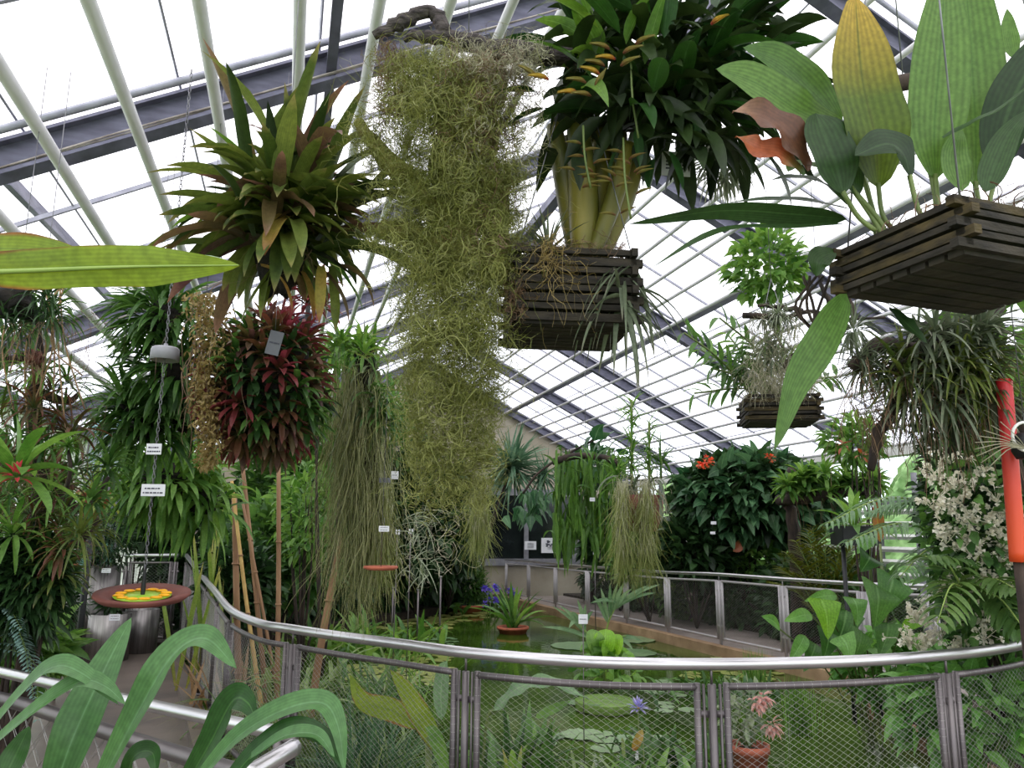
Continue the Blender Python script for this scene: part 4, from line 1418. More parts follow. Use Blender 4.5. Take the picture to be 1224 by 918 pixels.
B = np.array([at(rg.uniform(738, 790), rg.uniform(564, 590), D + rg.normal() * .12) for _ in range(16)])
leaves(mb, B, np.stack([rg.normal(size=16) * .5, rg.normal(size=16) * .4 - .3, rg.normal(size=16) * .5], 1), .4, .035, 'strap', 1.6, .3, 8, .4, None, rg)
mb.build('drooping_leaves', L_GREYG, root)['kind'] = 'stuff'
for x, w_ in ((744, 4.5), (772, 5)):
    mb = MB()
    n = 620
    B = np.array([at(rg.normal(x, w_), rg.uniform(572, 660), D - .3 + rg.normal() * .06) for _ in range(n)])
    strands(mb, B, rg.uniform(.25, .6, n), 14, .09, .006, .7, rg, d0=np.array([0, 0, -5.]), curl=.2)
    mb.build('moss_beard', L_BEARD, root)
mb = MB(); strands(mb, np.array([at(rg.uniform(735, 795), rg.uniform(566, 612), D - .15) for _ in range(300)]), .2, 9, .4, .006, .2, rg); mb.build('grey_moss', L_MOSSG, root)
for x in (748, 788):
    mb = MB(); tube(mb, [at(x, 592, D), at(768, 380, D)], .003, 4); mb.build('hanging_wire', M_CHAIN, root)

# long thin moss beard beside the moss curtain
D = 7.0
root = thing('moss_beard', 'slender pale green moss beard hanging right of the moss curtain end', 'hanging moss', at(573, 565, D))
mb = MB()
n = 620
B = np.array([at(RNG.normal(573, 4.5), RNG.uniform(562, 630), D + RNG.normal() * .04) for _ in range(n)])
strands(mb, B, RNG.uniform(.2, .5, n), 12, .14, .005, .7, RNG, d0=np.array([0, 0, -4.]), curl=.2)
mb.build('strands', L_BEARD, root)
wire_up(root, at(573, 565, D))
root = thing('air_plant', 'tangle of pale grey twisting shoots below the moss curtain', 'air plant', at(500, 640, 7))
mb = MB()
B = np.array([at(RNG.normal(502, 10), RNG.uniform(610, 690), 7 + RNG.normal() * .1) for _ in range(90)])
leaves(mb, B, rand_dirs(90, RNG, -.2), RNG.uniform(.12, .28, 90), .014, 'grass', .6, .3, 6, .5, None, RNG)
mb.build('foliage', L_GREY, root)
mb = MB()
strands(mb, np.array([at(RNG.normal(525, 26), RNG.uniform(600, 680), 7 + RNG.normal() * .15) for _ in range(40)]), .5, 10, .35, .006, .05, RNG, curl=.4)
mb.build('twig', L_MOSSG, root)
wire_up(root, at(505, 620, 7))

# hanging slab with long pale roots
D = 5.0
root = thing('epiphyte_slab', 'dark bark slab with green rosettes on top and long pale roots trailing below', 'hanging plant', at(432, 430, D))
rg = np.random.default_rng(55)
mb = MB(); tube(mb, spline([at(434, 418, D), at(437, 470, D), at(441, 560, D), at(440, 640, D)], 16) + rg.normal(size=(16, 3)) * .008, np.linspace(.07, .03, 16), 9); mb.build('bark_slab', M_ROOTBALL, root)
wire_up(root, at(434, 418, D))
for k in range(9):
    mb = MB()
    q = at(rg.uniform(402, 465), rg.uniform(408, 445), D + rg.normal() * .1)
    rosette(mb, q, [rg.normal() * .5, -.3, .8], 20, .2, .022, 'strap', 1.2, 1.1, .25, 6, rg)
    mb.build('rosette', L_GREEN2 if k % 3 else L_VARIEG, root)
for k in range(6):
    mb = MB()
    q = at(rg.uniform(440, 462), rg.uniform(470, 520), D - .08)
    rosette(mb, q, [.5, -.5, .3], 9, .2, .03, 'lance', 1.3, 1.2, .25, 6, rg)
    mb.build('rosette', L_GREEN, root)
mb = MB()
n = 1500
px = rg.normal(432, 17, n)
B = np.array([at(x, rg.uniform(430, 640), D + rg.normal() * .09) for x in px])
strands(mb, B, rg.uniform(.3, .75, n), 14, .13, .0055, .65, rg, d0=np.array([0, 0, -2.5]), curl=.15)
mb.build('hanging_roots', L_ROOT, root)['kind'] = 'stuff'
mb = MB()
n = 500
B = np.array([at(rg.normal(455, 7), rg.uniform(560, 650), D + rg.normal() * .06) for _ in range(n)])
strands(mb, B, rg.uniform(.2, .45, n), 14, .12, .005, .7, rg, d0=np.array([0, 0, -3.]), curl=.15)
mb.build('green_roots', L_BEARD, root)['kind'] = 'stuff'
plate('tag', 'tiny grey tag hanging on the trailing roots', 460, 574, D - .15, .07, .03, 1, mat=M_SLATE, hang=.05)
plate('tag', 'small yellowish tag beside the trailing roots', 472, 568, D - .1, .045, .05, 1, mat=M_LABEL, hang=.05)
plate('plant_label', 'white label above the small terracotta dish', 459, 632, 4.5, .058, .032, 2, hang=.06)
plate('plant_label', 'tiny white label on dark foliage right of the trailing roots', 475, 636, 8, .05, .05, 1, stake=0.)
plate('plant_label', 'tiny white label on dark foliage, second right of the trailing roots', 491, 635, 9, .05, .05, 1, stake=0.)

# ============================================================ strappy clump upper left, behind the chain
D = 4.7
def strap_clump(label, lumps, seed, mat, zc=None, L=.3, W=.027):
    rg = np.random.default_rng(seed)
    root = thing('strap_leaved_epiphyte', label, 'hanging plant', at(*lumps[0][:2], D))
    for (px, py, rpx, rpy, n, d) in lumps:
        c = at(px, py, d)
        r = ellip(c, rpx, rpy, d, .9)
        mb = MB()
        o = rand_dirs(n, rg)
        B = c + o * r * rg.uniform(.35, .85, (n, 1))
        leaves(mb, B, nrm(o * 1.0 + [-.15, -.3, .35] + rg.normal(size=(n, 3)) * .25), L * rg.uniform(.7, 1.2, n), W, 'strap', rg.uniform(.5, 1.6, n), .2, 7, .3, None, rg)
        o_ = mb.build('foliage', mat, root)
        mb = MB(); core(mb, c, r * .5); mb.build('root_ball', M_ROOTBALL, o_)
    wire_up(root, at(lumps[0][0], lumps[0][1] - 30, lumps[0][5]))
    return root
strap_clump('tall hanging clump of glossy dark green strap leaves behind the chain', [(195, 380, 42, 44, 260, 4.7), (205, 440, 40, 40, 200, 4.75)], 61, L_GREEN)
strap_clump('lower mass of pale edged strap leaves round a brown root ball behind the chain', [(175, 510, 38, 38, 220, 4.8), (222, 500, 30, 34, 130, 4.9), (150, 490, 22, 22, 60, 4.7)], 62, L_GREEN, L=.28)
D = 6.0
strap_clump('strap leaved clump low on the left behind the white chain labels', [(195, 575, 52, 40, 260, 6.0), (240, 600, 34, 30, 140, 6.2)], 63, L_GREEN2, L=.36, W=.042)

# red bromeliad ball
D = 4.3
root = thing('bromeliad_ball', 'hanging ball of red and bronze bromeliad rosettes on the left', 'hanging plant', at(318, 470, D))
rg = np.random.default_rng(64)
c = at(320, 462, D)
r = ellip(c, 62, 84, D, .85)
mb = MB(); core(mb, c, r * .82); mb.build('root_ball', M_ROOTBALL, root)
n = 70
for k in range(n):
    z = 1 - 2 * (k + .5) / n
    ph = k * 2.39996
    o = np.array([math.sqrt(1 - z * z) * math.cos(ph), math.sqrt(1 - z * z) * math.sin(ph), z])
    if o[1] > .6:
        continue
    mb = MB()
    rosette(mb, c + o * r * rg.uniform(.74, .98), nrm(o + [0, 0, .35]), 16, .17, .034, 'strap', 1.1, .7, .25, 6, rg)
    red = rg.random() < .24
    mb.build('rosette', L_RED if red else rg.choice(np.array([L_BRONZE, L_GREEN, L_BROMP, L_DKGREEN], object)), root)
for k in range(7):
    mb = MB(); rosette(mb, at(372 + rg.normal() * 7, 352 + rg.normal() * 14, D), [.2, -.4, .8], 12, .13, .022, 'strap', 1.2, .8, .25, 6, rg); mb.build('rosette', L_RED, root)
wire_up(root, c + UP * .3)
# brown trailing vine with tiny leaves
root = thing('trailing_vine', 'brown trailing vine with tiny leaves hanging left of the red bromeliad ball', 'hanging plant', at(248, 355, 4.0))
rg = np.random.default_rng(65)
mb = MB()
S = np.array([at(rg.normal(247, 12), rg.uniform(350, 420), 4.0 + rg.normal() * .05) for _ in range(40)])
strands(mb, S, rg.uniform(.35, .7, 40), 16, .2, .005, .5, rg)
mb.build('stem', L_MOSSB, root)
mb = MB()
n = 2000
y = rg.uniform(350, 560, n)
x = 247 + 4 * np.sin(y * .05) + rg.normal(size=n) * (13 - 7 * (y - 350) / 210)
B = np.array([at(a, b, 4.0 + rg.normal() * .06) for a, b in zip(x, y)])
leaves(mb, B, rand_dirs(n, rg, -.3), .035, .014, 'lance', .5, .2, 2, 1, None, rg)
mb.build('foliage', L_LICHEN, root)
wire_up(root, at(247, 350, 4.0))
plate('tag', 'slanting dark tag hanging in front of the red bromeliad ball', 328, 410, 3.7, .065, .12, 1, mat=M_SLATE, hang=.25, rot=.2, tilt=-.2)

# ============================================================ chain with cup, labels and fruit dish
D = 4.0
TILT = nrm([.04, -.13, 1])
foot = at(170, 716, D)
root = thing('fruit_feeder', 'terracotta dish of cut fruit hanging on a long steel chain', 'feeder', foot)
mb = MB()
lathe(mb, [(0, -.015), (.08, -.02), (.2, .0), (.225, .022), (.222, .034), (.165, .022), (.14, .006), (0, .003)], foot, 40, TILT)
mb.build('dish', M_TERRA2, root)
mb = MB(); lathe(mb, [(0, .012), (.13, .013), (.135, .02), (0, .022)], foot, 24, TILT)
mb.build('fruit_pulp', M_LIME, root)
rg = np.random.default_rng(7)
for k in range(12):
    mb = MB()
    a = k * 2 * PI / 12
    core(mb, foot + [.108 * math.cos(a), .108 * math.sin(a), .024 + .108 * (.13 * math.sin(a) - .04 * math.cos(a))], np.array([.03, .022, .008]), 6, 10, .05)
    mb.build('fruit_slice', M_YELLOW, root)
mb = MB()
lathe(mb, [(.008, 0), (.012, .05), (.008, .12), (.006, .16)], foot, 10)
mb.build('hook', M_DARK, root)
mb = MB()
top = roof_z(foot @ BX)
z = foot[2] + .15
k = 0
ang = np.linspace(0, 2 * PI, 9)
while z < top:
    u = np.array([1., 0, 0]) if k % 2 else np.array([0, 1., 0])
    P = np.array([foot[0], foot[1], z]) + np.cos(ang)[:, None] * u * .007 + np.sin(ang)[:, None] * UP * .015
    tube(mb, P, .0024, 4, False)
    z += .024
    k += 1
ch = mb.build('chain', M_CHAIN, root)
ch['kind'] = 'stuff'
zc = at(194, 424, D)[2]
cp = np.array([foot[0], foot[1], zc])
mb = MB()
lathe(mb, [(0, .04), (.062, .038), (.07, .028), (.073, -.03), (.066, -.032), (.06, .022), (0, .026)], cp, 28)
lathe(mb, [(.012, .036), (.01, .06), (0, .062)], cp, 10)
mb.build('ant_guard_cup', M_PLASTIC, root)
for y, wpx, hpx, tl in ((537, 18, 13, 2), (586, 28, 14, 2)):
    q = at(182, y, D)
    p = np.array([foot[0] + (-.006 if y < 550 else .01), foot[1] - .012, q[2]])
    t_ = thing('chain_label', 'smaller upper white label clipped to the chain' if y < 550 else 'wider lower white label clipped to the chain', 'label', p)
    mb = MB(); box(mb, p, (wpx / 2 * D / F, .002, hpx / 2 * D / F)); mb.build('plate', M_LABEL, t_, smooth=False)
    mb = MB()
    for kk in range(2):
        x0 = -.36 if kk == 0 else -.42
        while x0 < -x0 * 0 + (.3 if kk == 0 else .36):
            l = RNG.uniform(.05, .16)
            box(mb, p + [(x0 + l / 2) * wpx * D / F, -.003, (.14 - .36 * kk) * hpx * D / F], (l / 2 * wpx * D / F, .0006, .0035))
            x0 += l + .035
    mb.build('print', M_INK, t_, smooth=False)
# small terracotta disc feeder
q = at(455, 679, 4.6)
root = thing('terracotta_dish', 'small flat pink terracotta dish hanging in front of the trailing roots', 'dish', q)
mb = MB(); lathe(mb, [(0, -.009), (.075, -.011), (.099, .0), (.097, .012), (.075, .009), (0, .008)], q, 30); mb.build('dish', M_TERRA, root)
wire_up(root, q)

# ============================================================ steel planters on the left path
def planter(label, x0, x1, ytop, d, zb=0.):
    p, q = at(x0, ytop, d), at(x1, ytop, d)
    rr_ = (q[0] - p[0]) / 2
    c = np.array([(p[0] + q[0]) / 2, d, zb])
    h = p[2] - zb
    root = thing('steel_planter', label, 'planter', c)
    mb = MB(); lathe(mb, [(0, 0), (rr_, 0), (rr_, h), (rr_ - .02, h), (rr_ - .02, h - .08)], c, 40); mb.build('drum', M_GREYMETAL, root)
    mb = MB(); lathe(mb, [(rr_ - .02, h - .08), (0, h - .07)], c, 24); mb.build('soil', M_SOIL, root)
    return root
planter('tall cylindrical steel planter by the left glass wall', 97, 143, 676, 11.0)
planter('short cylindrical steel planter with a white label standing before the tall one', 109, 156, 733, 10.6)
planter('short cylindrical steel planter nearest the railing behind the hanging dish', 152, 190, 728, 11.3)
plate('plant_label', 'white label stuck on the rim of the tall steel planter', 127, 682, 10.7, .13, .06, 2, rot=-.1)
plate('plant_label', 'white label stuck on the rim of the short steel planter', 137, 738, 10.25, .13, .08, 2, rot=.2)
shrub('fern', 'dark fern growing in the short steel planter', 135, 722, 14, 8, 10.6, 120, .2, .04, L_DKGREEN, seed=71, zb=1.0, stems=0, cat='fern')

# green-edged glass panels leaning at the left wall
for k, (x, d) in enumerate(((104, 11.3), (119, 11.5))):
    p = at(x, 690, d)
    root = thing('glass_panel', ('nearer' if k == 0 else 'farther') + ' of two upright blue-green glass panels by the left wall', 'glass panel', [p[0], p[1], 0])
    mb = MB()
    zt = at(x, 500, d)[2]
    box(mb, [p[0], p[1], zt / 2], (.16, .006, zt / 2), [[.8, .6, 0], [-.6, .8, 0], UP])
    mb.build('pane', M_TEAL, root, smooth=False)
    mb = MB()
    for sg in (-1, 1):
        box(mb, [p[0] + .8 * .16 * sg, p[1] + .6 * .16 * sg, zt / 2], (.014, .014, zt / 2), [[.8, .6, 0], [-.6, .8, 0], UP])
    mb.build('edge_frame', M_FRAME, root, smooth=False)

# ============================================================ left jungle: epiphyte tree and bed
D = 4.1
root = thing('epiphyte_tree', 'epiphyte tree on the left edge crowded with green and reddish bromeliads', 'tree', [*at(42, 700, D)[:2], 0])
rg = np.random.default_rng(72)
p0 = np.array([*at(42, 700, D)[:2], 0])
mb = MB()
tube(mb, spline([p0, at(48, 640, D), at(40, 520, D), at(45, 420, D), at(30, 340, D)], 20) + rg.normal(size=(20, 3)) * .008, np.linspace(.05, .03, 20), 9)
mb.build('trunk', M_BARK, root)
for pts in (((42, 560), (75, 590), (100, 610), (130, 570)), ((48, 470), (80, 480), (95, 470)), ((45, 640), (90, 650), (118, 620)), ((44, 420), (10, 430), (-20, 420))):
    mb = MB(); tube(mb, spline([at(x, y, D) for x, y in pts], 10), np.linspace(.03, .01, 10), 7); mb.build('branch', M_BARK, root)
SP = [(20, 700, 3), (70, 690, 1), (45, 710, 0), (20, 365, 1), (62, 372, 0), (45, 390, 0), (30, 445, 1), (60, 470, 2), (80, 460, 0), (15, 470, 0), (40, 490, 2), (70, 500, 1), (20, 520, 0), (55, 530, 0), (85, 520, 2), (30, 560, 1), (10, 590, 0), (60, 590, 3), (40, 620, 2), (70, 630, 1), (15, 640, 3), (90, 560, 0), (108, 600, 0), (128, 560, 0), (95, 640, 1), (60, 660, 0), (30, 680, 3), (5, 550, 2), (5, 410, 0), (75, 580, 2), (50, 445, 3), (25, 610, 0), (0, 500, 1), (110, 635, 1), (75, 660, 2), (10, 680, 0), (48, 645, 1)]
for i, (x, y, m) in enumerate(SP):
    mb = MB()
    b = at(x, y, D + rg.normal() * .18)
    rosette(mb, b, nrm([rg.normal() * .5, -.5, .7]), 26, rg.uniform(.14, .24), rg.uniform(.012, .026), 'grass' if i % 3 == 0 else 'strap', 1.3, 1.0, .25, 7, rg)
    mb.build('bromeliad', (L_GREEN, L_BROM, L_BRONZE, L_GREEN2)[m], root)
mb = MB()
strands(mb, np.array([at(rg.uniform(0, 110), rg.uniform(360, 640), D + rg.normal() * .15) for _ in range(420)]), rg.uniform(.15, .45, 420), 12, .3, .003, .35, rg, curl=.4)
mb.build('dry_strands', L_MOSSB, root)
mb = MB()
for k in range(10):
    b = at(rg.uniform(20, 80), 345, D - .2)
    tube(mb, spline([b, b + [rg.normal() * .06, 0, -.3], b + [rg.normal() * .1, 0, -.8 * rg.uniform(.5, 1.2)]], 12), .004, 5)
mb.build('aerial_root', L_DRY, root)
root = thing('root_cluster', 'small brown dried root cluster hanging at the left edge', 'hanging plant', at(42, 428, 3.5))
mb = MB(); core(mb, at(42, 428, 3.5), np.array([.035, .035, .03]), 10, 14, .3); mb.build('root_ball', solid('brown_roots', (120, 72, 56), (70, 40, 36), .9, 0, 30, 1.), root)
mb = MB(); strands(mb, np.repeat(at(42, 428, 3.5)[None], 60, 0), .09, 8, .5, .003, .2, rg); mb.build('root_hairs', L_MOSSB, root)
wire_up(root, at(42, 428, 3.5))
root = thing('air_plant', 'round tuft of fine green spiky leaves on the left branch', 'air plant', at(82, 533, 3.6))
mb = MB(); leaves(mb, np.repeat(at(82, 533, 3.6)[None], 170, 0), rand_dirs(170, rg, .1), rg.uniform(.06, .1, 170), .006, 'grass', .3, .2, 4, .3, None, rg); mb.build('leaf_rosette', L_GREEN2, root)
mb = MB(); tube(mb, spline([at(82, 538, 3.6), at(84, 560, 3.6), at(80, 585, 3.65)], 8), .009, 6); mb.build('stem', M_BARK, root)
root = thing('dark_epiphyte', 'dark shaggy epiphyte mass hanging below the banana leaf at the left edge', 'hanging plant', at(20, 370, 3.4))
mb = MB(); core(mb, at(14, 362, 3.4), np.array([.1, .08, .07]), lump=.25); mb.build('root_ball', M_ROOTBALL, root)
mb = MB()
for x, y in ((50, 365), (40, 350), (62, 380), (20, 390), (5, 380), (58, 355)):
    rosette(mb, at(x, y, 3.35), nrm([rg.normal() * .6 + .3, -.4, .2]), 20, .14, .014, 'grass', 1.3, 1.2, .3, 7, rg)
mb.build('foliage', L_DKGREEN, root)
mb = MB(); strands(mb, np.array([at(rg.uniform(10, 75), 385, 3.35) for _ in range(40)]), .3, 12, .25, .003, .4, rg); mb.build('root_hairs', L_MOSSB, root)
wire_up(root, at(20, 360, 3.4))
root = thing('flowering_bromeliad', 'bromeliad with a bright red centre and broad green leaves at the left edge', 'bromeliad', at(22, 580, 3.3))
mb = MB(); rosette(mb, at(18, 572, 3.3), [.1, -.3, 1], 18, .3, .06, 'strap', 1.1, .7, .25, 8, rg); mb.build('leaf_rosette', L_GREEN2, root)
mb = MB(); rosette(mb, at(20, 570, 3.22), [.1, -.4, .8], 12, .06, .02, 'lance', 1.2, .3, .25, 6, rg); mb.build('flower', leaf_mat('scarlet_petal', (214, 36, 56), (230, 60, 70), trans=.3), root)
shrub('fern_bush', 'feathery green ferns filling the left bed beside the path', 26, 705, 46, 58, 3.98, 1600, .15, .026, L_DKGREEN, seed=73, cat='fern', up=.5, droop=1.2, depth=.3)
shrub('fern_bush', 'dark fine leaved bush beside the tall steel planter', 76, 722, 16, 34, 8.2, 600, .16, .02, L_DKGREEN, seed=74, cat='fern', up=.6, droop=1.3)
shrub('leafy_shrub', 'low broad leaved plants at the left path edge behind the stair rail', 20, 780, 52, 30, 4.6, 420, .18, .06, L_GREEN2, seed=75)
shrub('leafy_shrub', 'dark leafy backdrop shrub at the far left edge against the glass', 10, 640, 60, 110, 6.2, 1100, .22, .06, L_GREEN, seed=76)
root = thing('blue_fern', 'blue-grey fern fronds at the left edge above the stair rail', 'fern', at(0, 790, 4.0))
mb, m2 = MB(), MB()
for k in range(5):
    b = at(-20, 770, 4.0)
    frond(mb, m2, [b, b + [.15 + .04 * k, -.1, .18 - .06 * k], b + [.3 + .03 * k, -.2, .1 - .1 * k]], .06, .014, 22, .4, .5)
mb.build('fronds', leaf_mat('blue_fern_leaf', (110, 150, 140), (150, 180, 170), trans=.25), root)['kind'] = 'stuff'
m2.build('stalk', M_RACHIS, root)
q = at(72, 690, 6.5)
root = thing('terracotta_pot', 'brown terracotta pot half hidden among the left ferns', 'pot', q)
mb = MB(); lathe(mb, [(0, -.1), (.08, -.1), (.11, .08), (.12, .08), (.12, .11), (.1, .11), (.09, .05), (0, .05)], q, 20); mb.build('pot', M_TERRA, root)
mb = MB(); rosette(mb, q + UP * .08, UP, 14, .2, .03, 'strap'); mb.build('foliage', L_GREEN, root)
q = at(112, 602, 7.5)
root = thing('terracotta_pot', 'red terracotta pot on a bracket by the blue-green glass panels', 'pot', q)
mb = MB(); lathe(mb, [(0, -.12), (.1, -.12), (.14, .08), (.16, .08), (.16, .12), (.13, .12), (.12, .06), (0, .06)], q, 20); mb.build('pot', M_TERRA, root)
mb = MB(); rosette(mb, q + UP * .08, UP, 22, .4, .045, 'strap', 1.1, 1.0); mb.build('foliage', L_YELGRASS, root)
mb = MB(); tube(mb, [q - UP * .12, [q[0], q[1], 0]], .03, 6); mb.build('bracket', M_DARK, root)

L_HEARTB = leaf_mat('bright_heart_leaf', (72, 132, 46), (118, 176, 76), rib=(140, 190, 110), trans=.4)
# ============================================================ right side: shrubs along the far right path
root, c, r, rg = shrub('flowering_shrub', 'big dark green shrub with scattered orange flowers right of centre', 900, 596, 94, 50, 14.4, 2300, .34, .2, L_DKGREEN, 'heart', seed=81, zb=.06, depth=.55, stems=14, r0=.04, up=.1, droop=.9, inner=.45)
root.name = 'orange_flowered_shrub'
mb = MB(); bush(mb, c + [0, -.25, 0], r * [1.02, .9, 1.0], 620, .34, .2, 'heart', .9, .1, rg, 4, .75); mb.build('outer_foliage', L_BLUEGREEN, root)
for k, (x, y) in enumerate(((838, 556), (920, 547), (846, 550), (693 + 155, 552), (806, 556), (886, 640), (1020, 560))):
    if x in (886, 1020, 806):
        continue
    mb = MB()
    q = at(x, y, 13.6)
    for j in range(4):
        rosette(mb, q + rg.normal(size=3) * .035, rand_dirs(1, rg, .2)[0] + [0, -.6, 0], 6, .06, .045, 'ellip', 1.1, .2, .2, 4, rg)
    mb.build('flower', L_ORFLOWER, root)
shrub('dark_shrub', 'dark undergrowth with paler leaves below the orange flowered shrub', 840, 655, 50, 30, 16.0, 900, .26, .16, L_DKGREEN, 'heart', seed=82, zb=.06)
shrub('dark_shrub', 'dark undergrowth behind the far railing at its right end', 985, 690, 50, 24, 13.2, 700, .24, .1, L_DKGREEN, seed=83, zb=.06)
shrub('leafy_shrub', 'yellow-green vine patch low behind the far railing', 905, 668, 32, 22, 14.3, 240, .2, .15, L_LIMEH if False else L_GREEN2, 'heart', seed=84, zb=.06)
q = at(885, 645, 13.8)
root = thing('withered_leaf', 'single dry orange-brown leaf hanging among the dark shrubs', 'leaf', q)
mb = MB(); blade(mb, [q, q + [-.05, -.05, -.12], q + [-.15, -.05, -.2]], .16, 'ellip', (0, -1, .2), 10, .2); mb.build('blade', L_ORANGE, root)
mb = MB(); tube(mb, [q, q + [.1, .1, .15]], .006, 5); mb.build('stalk', M_BARK, root)
plate('plant_label', 'upper of two white labels on the dark shrub left of the tree trunk', 853, 625, 13.4, .09, .05, 1, hang=.1)
plate('plant_label', 'lower of two white labels on the dark shrub left of the tree trunk', 852, 637, 13.4, .085, .045, 1, hang=.2)
plate('plant_label', 'white label among the hanging green cactus stems', 708, 597, 10.6, .07, .05, 1, hang=.1)
plate('plant_label', 'small white label standing under the hanging cactus', 711, 661, 14.0, .06, .06, 1, stake=0.)

# dark tree trunk carrying a bromeliad branch
D = 12.4
root = thing('tree', 'thin dark tree trunk carrying a branch of bright green bromeliads', 'tree', [*at(950, 690, D)[:2], 0])
b = np.array([*at(950, 690, D)[:2], 0.06])
mb = MB(); tube(mb, spline([b, at(952, 670, D), at(947, 620, D), at(941, 592, D), at(946, 560, D)], 20) + RNG.normal(size=(20, 3)) * .01, np.linspace(.11, .07, 20), 9); mb.build('trunk', M_BARK, root)
mb = MB(); tube(mb, spline([at(930, 598, D), at(960, 596, D - .4), at(1000, 588, D - .8), at(1045, 586, D - 1.1)], 14), .085, 8); mb.build('branch', M_BARK, root)
for k in range(26):
    mb = MB()
    x = RNG.uniform(940, 1045)
    q = at(x, 578 + RNG.uniform(-14, 12), D - .4 - (x - 940) * .006 + RNG.normal() * .1)
    rosette(mb, q, nrm([RNG.normal() * .4, -.35, .8]), 20, .3, .06, 'strap', 1.15, .7, .25, 6, RNG)
    mb.build('bromeliad', L_GREEN2 if k % 3 else L_GREEN, root)
mb = MB()
strands(mb, np.array([at(RNG.uniform(950, 1040), 595, D - .7) for _ in range(26)]), .5, 8, .1, .006, .5, RNG)
mb.build('hanging_roots', L_MOSSB, root)
# golden fern
root = thing('golden_fern', 'dark gold-green fern with broad fronds below the bromeliad branch', 'fern', [*at(985, 700, 12.0)[:2], .06])
mb, m2 = MB(), MB()
b = np.array([*at(985, 700, 12.0)[:2], .3])
for k in range(13):
    a = k / 12 * PI * .9 + .15
    t_ = b + [math.cos(a) * .8, -.35 + .2 * RNG.normal(), .5 + math.sin(a) * 1.0]
    frond(mb, m2, [b, (b + t_) / 2 + UP * .18, t_], .34, .05, 20, .4, .5, 1.0)
mb.build('fronds', L_CYCAD, root)['kind'] = 'stuff'
m2.build('stalk', M_RACHIS, root)

# orchid in a flat slatted basket (middle right)
D = 4.6
root = thing('hanging_orchid', 'orchid with leafy canes in a small flat slatted basket at the middle right', 'hanging plant', at(930, 490, D))
rg = np.random.default_rng(85)
cc = at(931, 506, D)
ux = nrm([1, -.15, 0]); uy = np.cross(UP, ux)
slat_basket(root, cc, ux, uy, .19, .17, .15, 6, .02, M_SLAT, M_SLAT2)
mb = MB(); box(mb, cc + UP * .07, (.17, .15, .06), [ux, uy, UP]); mb.build('potting_fibre', M_ROOTBALL, root)
for i, (tx, ty) in enumerate(((818, 398), (838, 418), (850, 440), (870, 400), (895, 405), (912, 420), (880, 430), (940, 430), (960, 440), (975, 420), (1000, 450), (830, 470), (860, 380), (925, 395))):
    mb = MB()
    b = at(900 + 4.5 * i, 474, D + rg.normal() * .08)
    e = at(tx, ty, D + rg.normal() * .15)
    P = spline([b, b * .5 + e * .5 + UP * .04, e], 12)
    tube(mb, P, .006, 5)
    cane = mb.build('cane', M_CANE, root)
    mb = MB()
    m = 15
    idx = np.linspace(3, 11, m).astype(int)
    T = nrm(np.gradient(P, axis=0))[idx]
    S = nrm(np.cross(T, [0, -1, .3])) * np.where(np.arange(m) % 2, 1, -1)[:, None]
    leaves(mb, P[idx], nrm(T * .6 + S * .8 + rg.normal(size=(m, 3)) * .15), rg.uniform(.1, .17, m), .032, 'lance', .8, .2, 5, .4, None, rg)
    mb.build('foliage', L_GREEN2 if i % 2 else L_GREEN, cane)
mb = MB(); strands(mb, cc + UP * .14 + rg.uniform(-.17, .17, (420, 3)) * [1, 1, .05], .3, 9, .35, .004, -.12, rg, d0=np.array([0, 0, .9])); mb.build('dry_stems', L_MOSSG, root)
for sg in (-1, 1):
    mb = MB(); tube(mb, [cc + ux * .18 * sg + UP * .15, cc + UP * .9], .002, 4); mb.build('hanging_wire', M_CHAIN, root)
wire_up(root, cc + UP * .9)
# branching twig with grey air plants
D = 4.2
root = thing('epiphyte_branch', 'bare dark twig with pale grey air plants above the small flat basket', 'branch', at(960, 390, D))
rg = np.random.default_rng(86)
for pts in (((890, 378), (930, 378), (970, 372), (1010, 382), (1060, 380)), ((1000, 380), (970, 400), (945, 430), (936, 440)), ((960, 374), (930, 366), (905, 366)), ((1010, 383), (985, 350), (975, 310)), ((1020, 380), (1010, 340), (1000, 300))):
    mb = MB(); tube(mb, spline([at(x, y, D) for x, y in pts], 14) + rg.normal(size=(14, 3)) * .006, np.linspace(.018, .007, 14), 7); mb.build('limb', M_BARK, root)
wire_up(root, at(975, 310, D))
for k in range(16):
    mb = MB()
    q = at(rg.uniform(912, 955), rg.uniform(372, 440), D + rg.normal() * .06)
    rosette(mb, q, rand_dirs(1, rg)[0], 24, .1, .01, 'grass', 1.3, 1.0, .3, 6, rg)
    mb.build('air_plant_rosette', L_GREY if k % 2 else L_GREYG, root)
mb = MB(); strands(mb, np.array([at(rg.uniform(895, 960), rg.uniform(370, 450), D) for _ in range(340)]), .22, 10, .4, .003, .3, rg); mb.build('moss', L_MOSSG, root)

# climber on the roof
shrub('roof_climber', 'fresh green climber hanging below the right roof slope', 915, 318, 46, 46, 7.5, 520, .15, .07, L_GREEN2, 'lance', cat='climber', seed=87, zb=2.5, droop=1.0, stems=0)
shrub('roof_climber', 'bright broad leaved plant at the right edge behind the big basket', 1215, 385, 40, 50, 4.2, 60, .34, .09, L_GREEN2, 'strap', cat='climber', seed=88, zb=1.5, droop=1.0, stems=4)

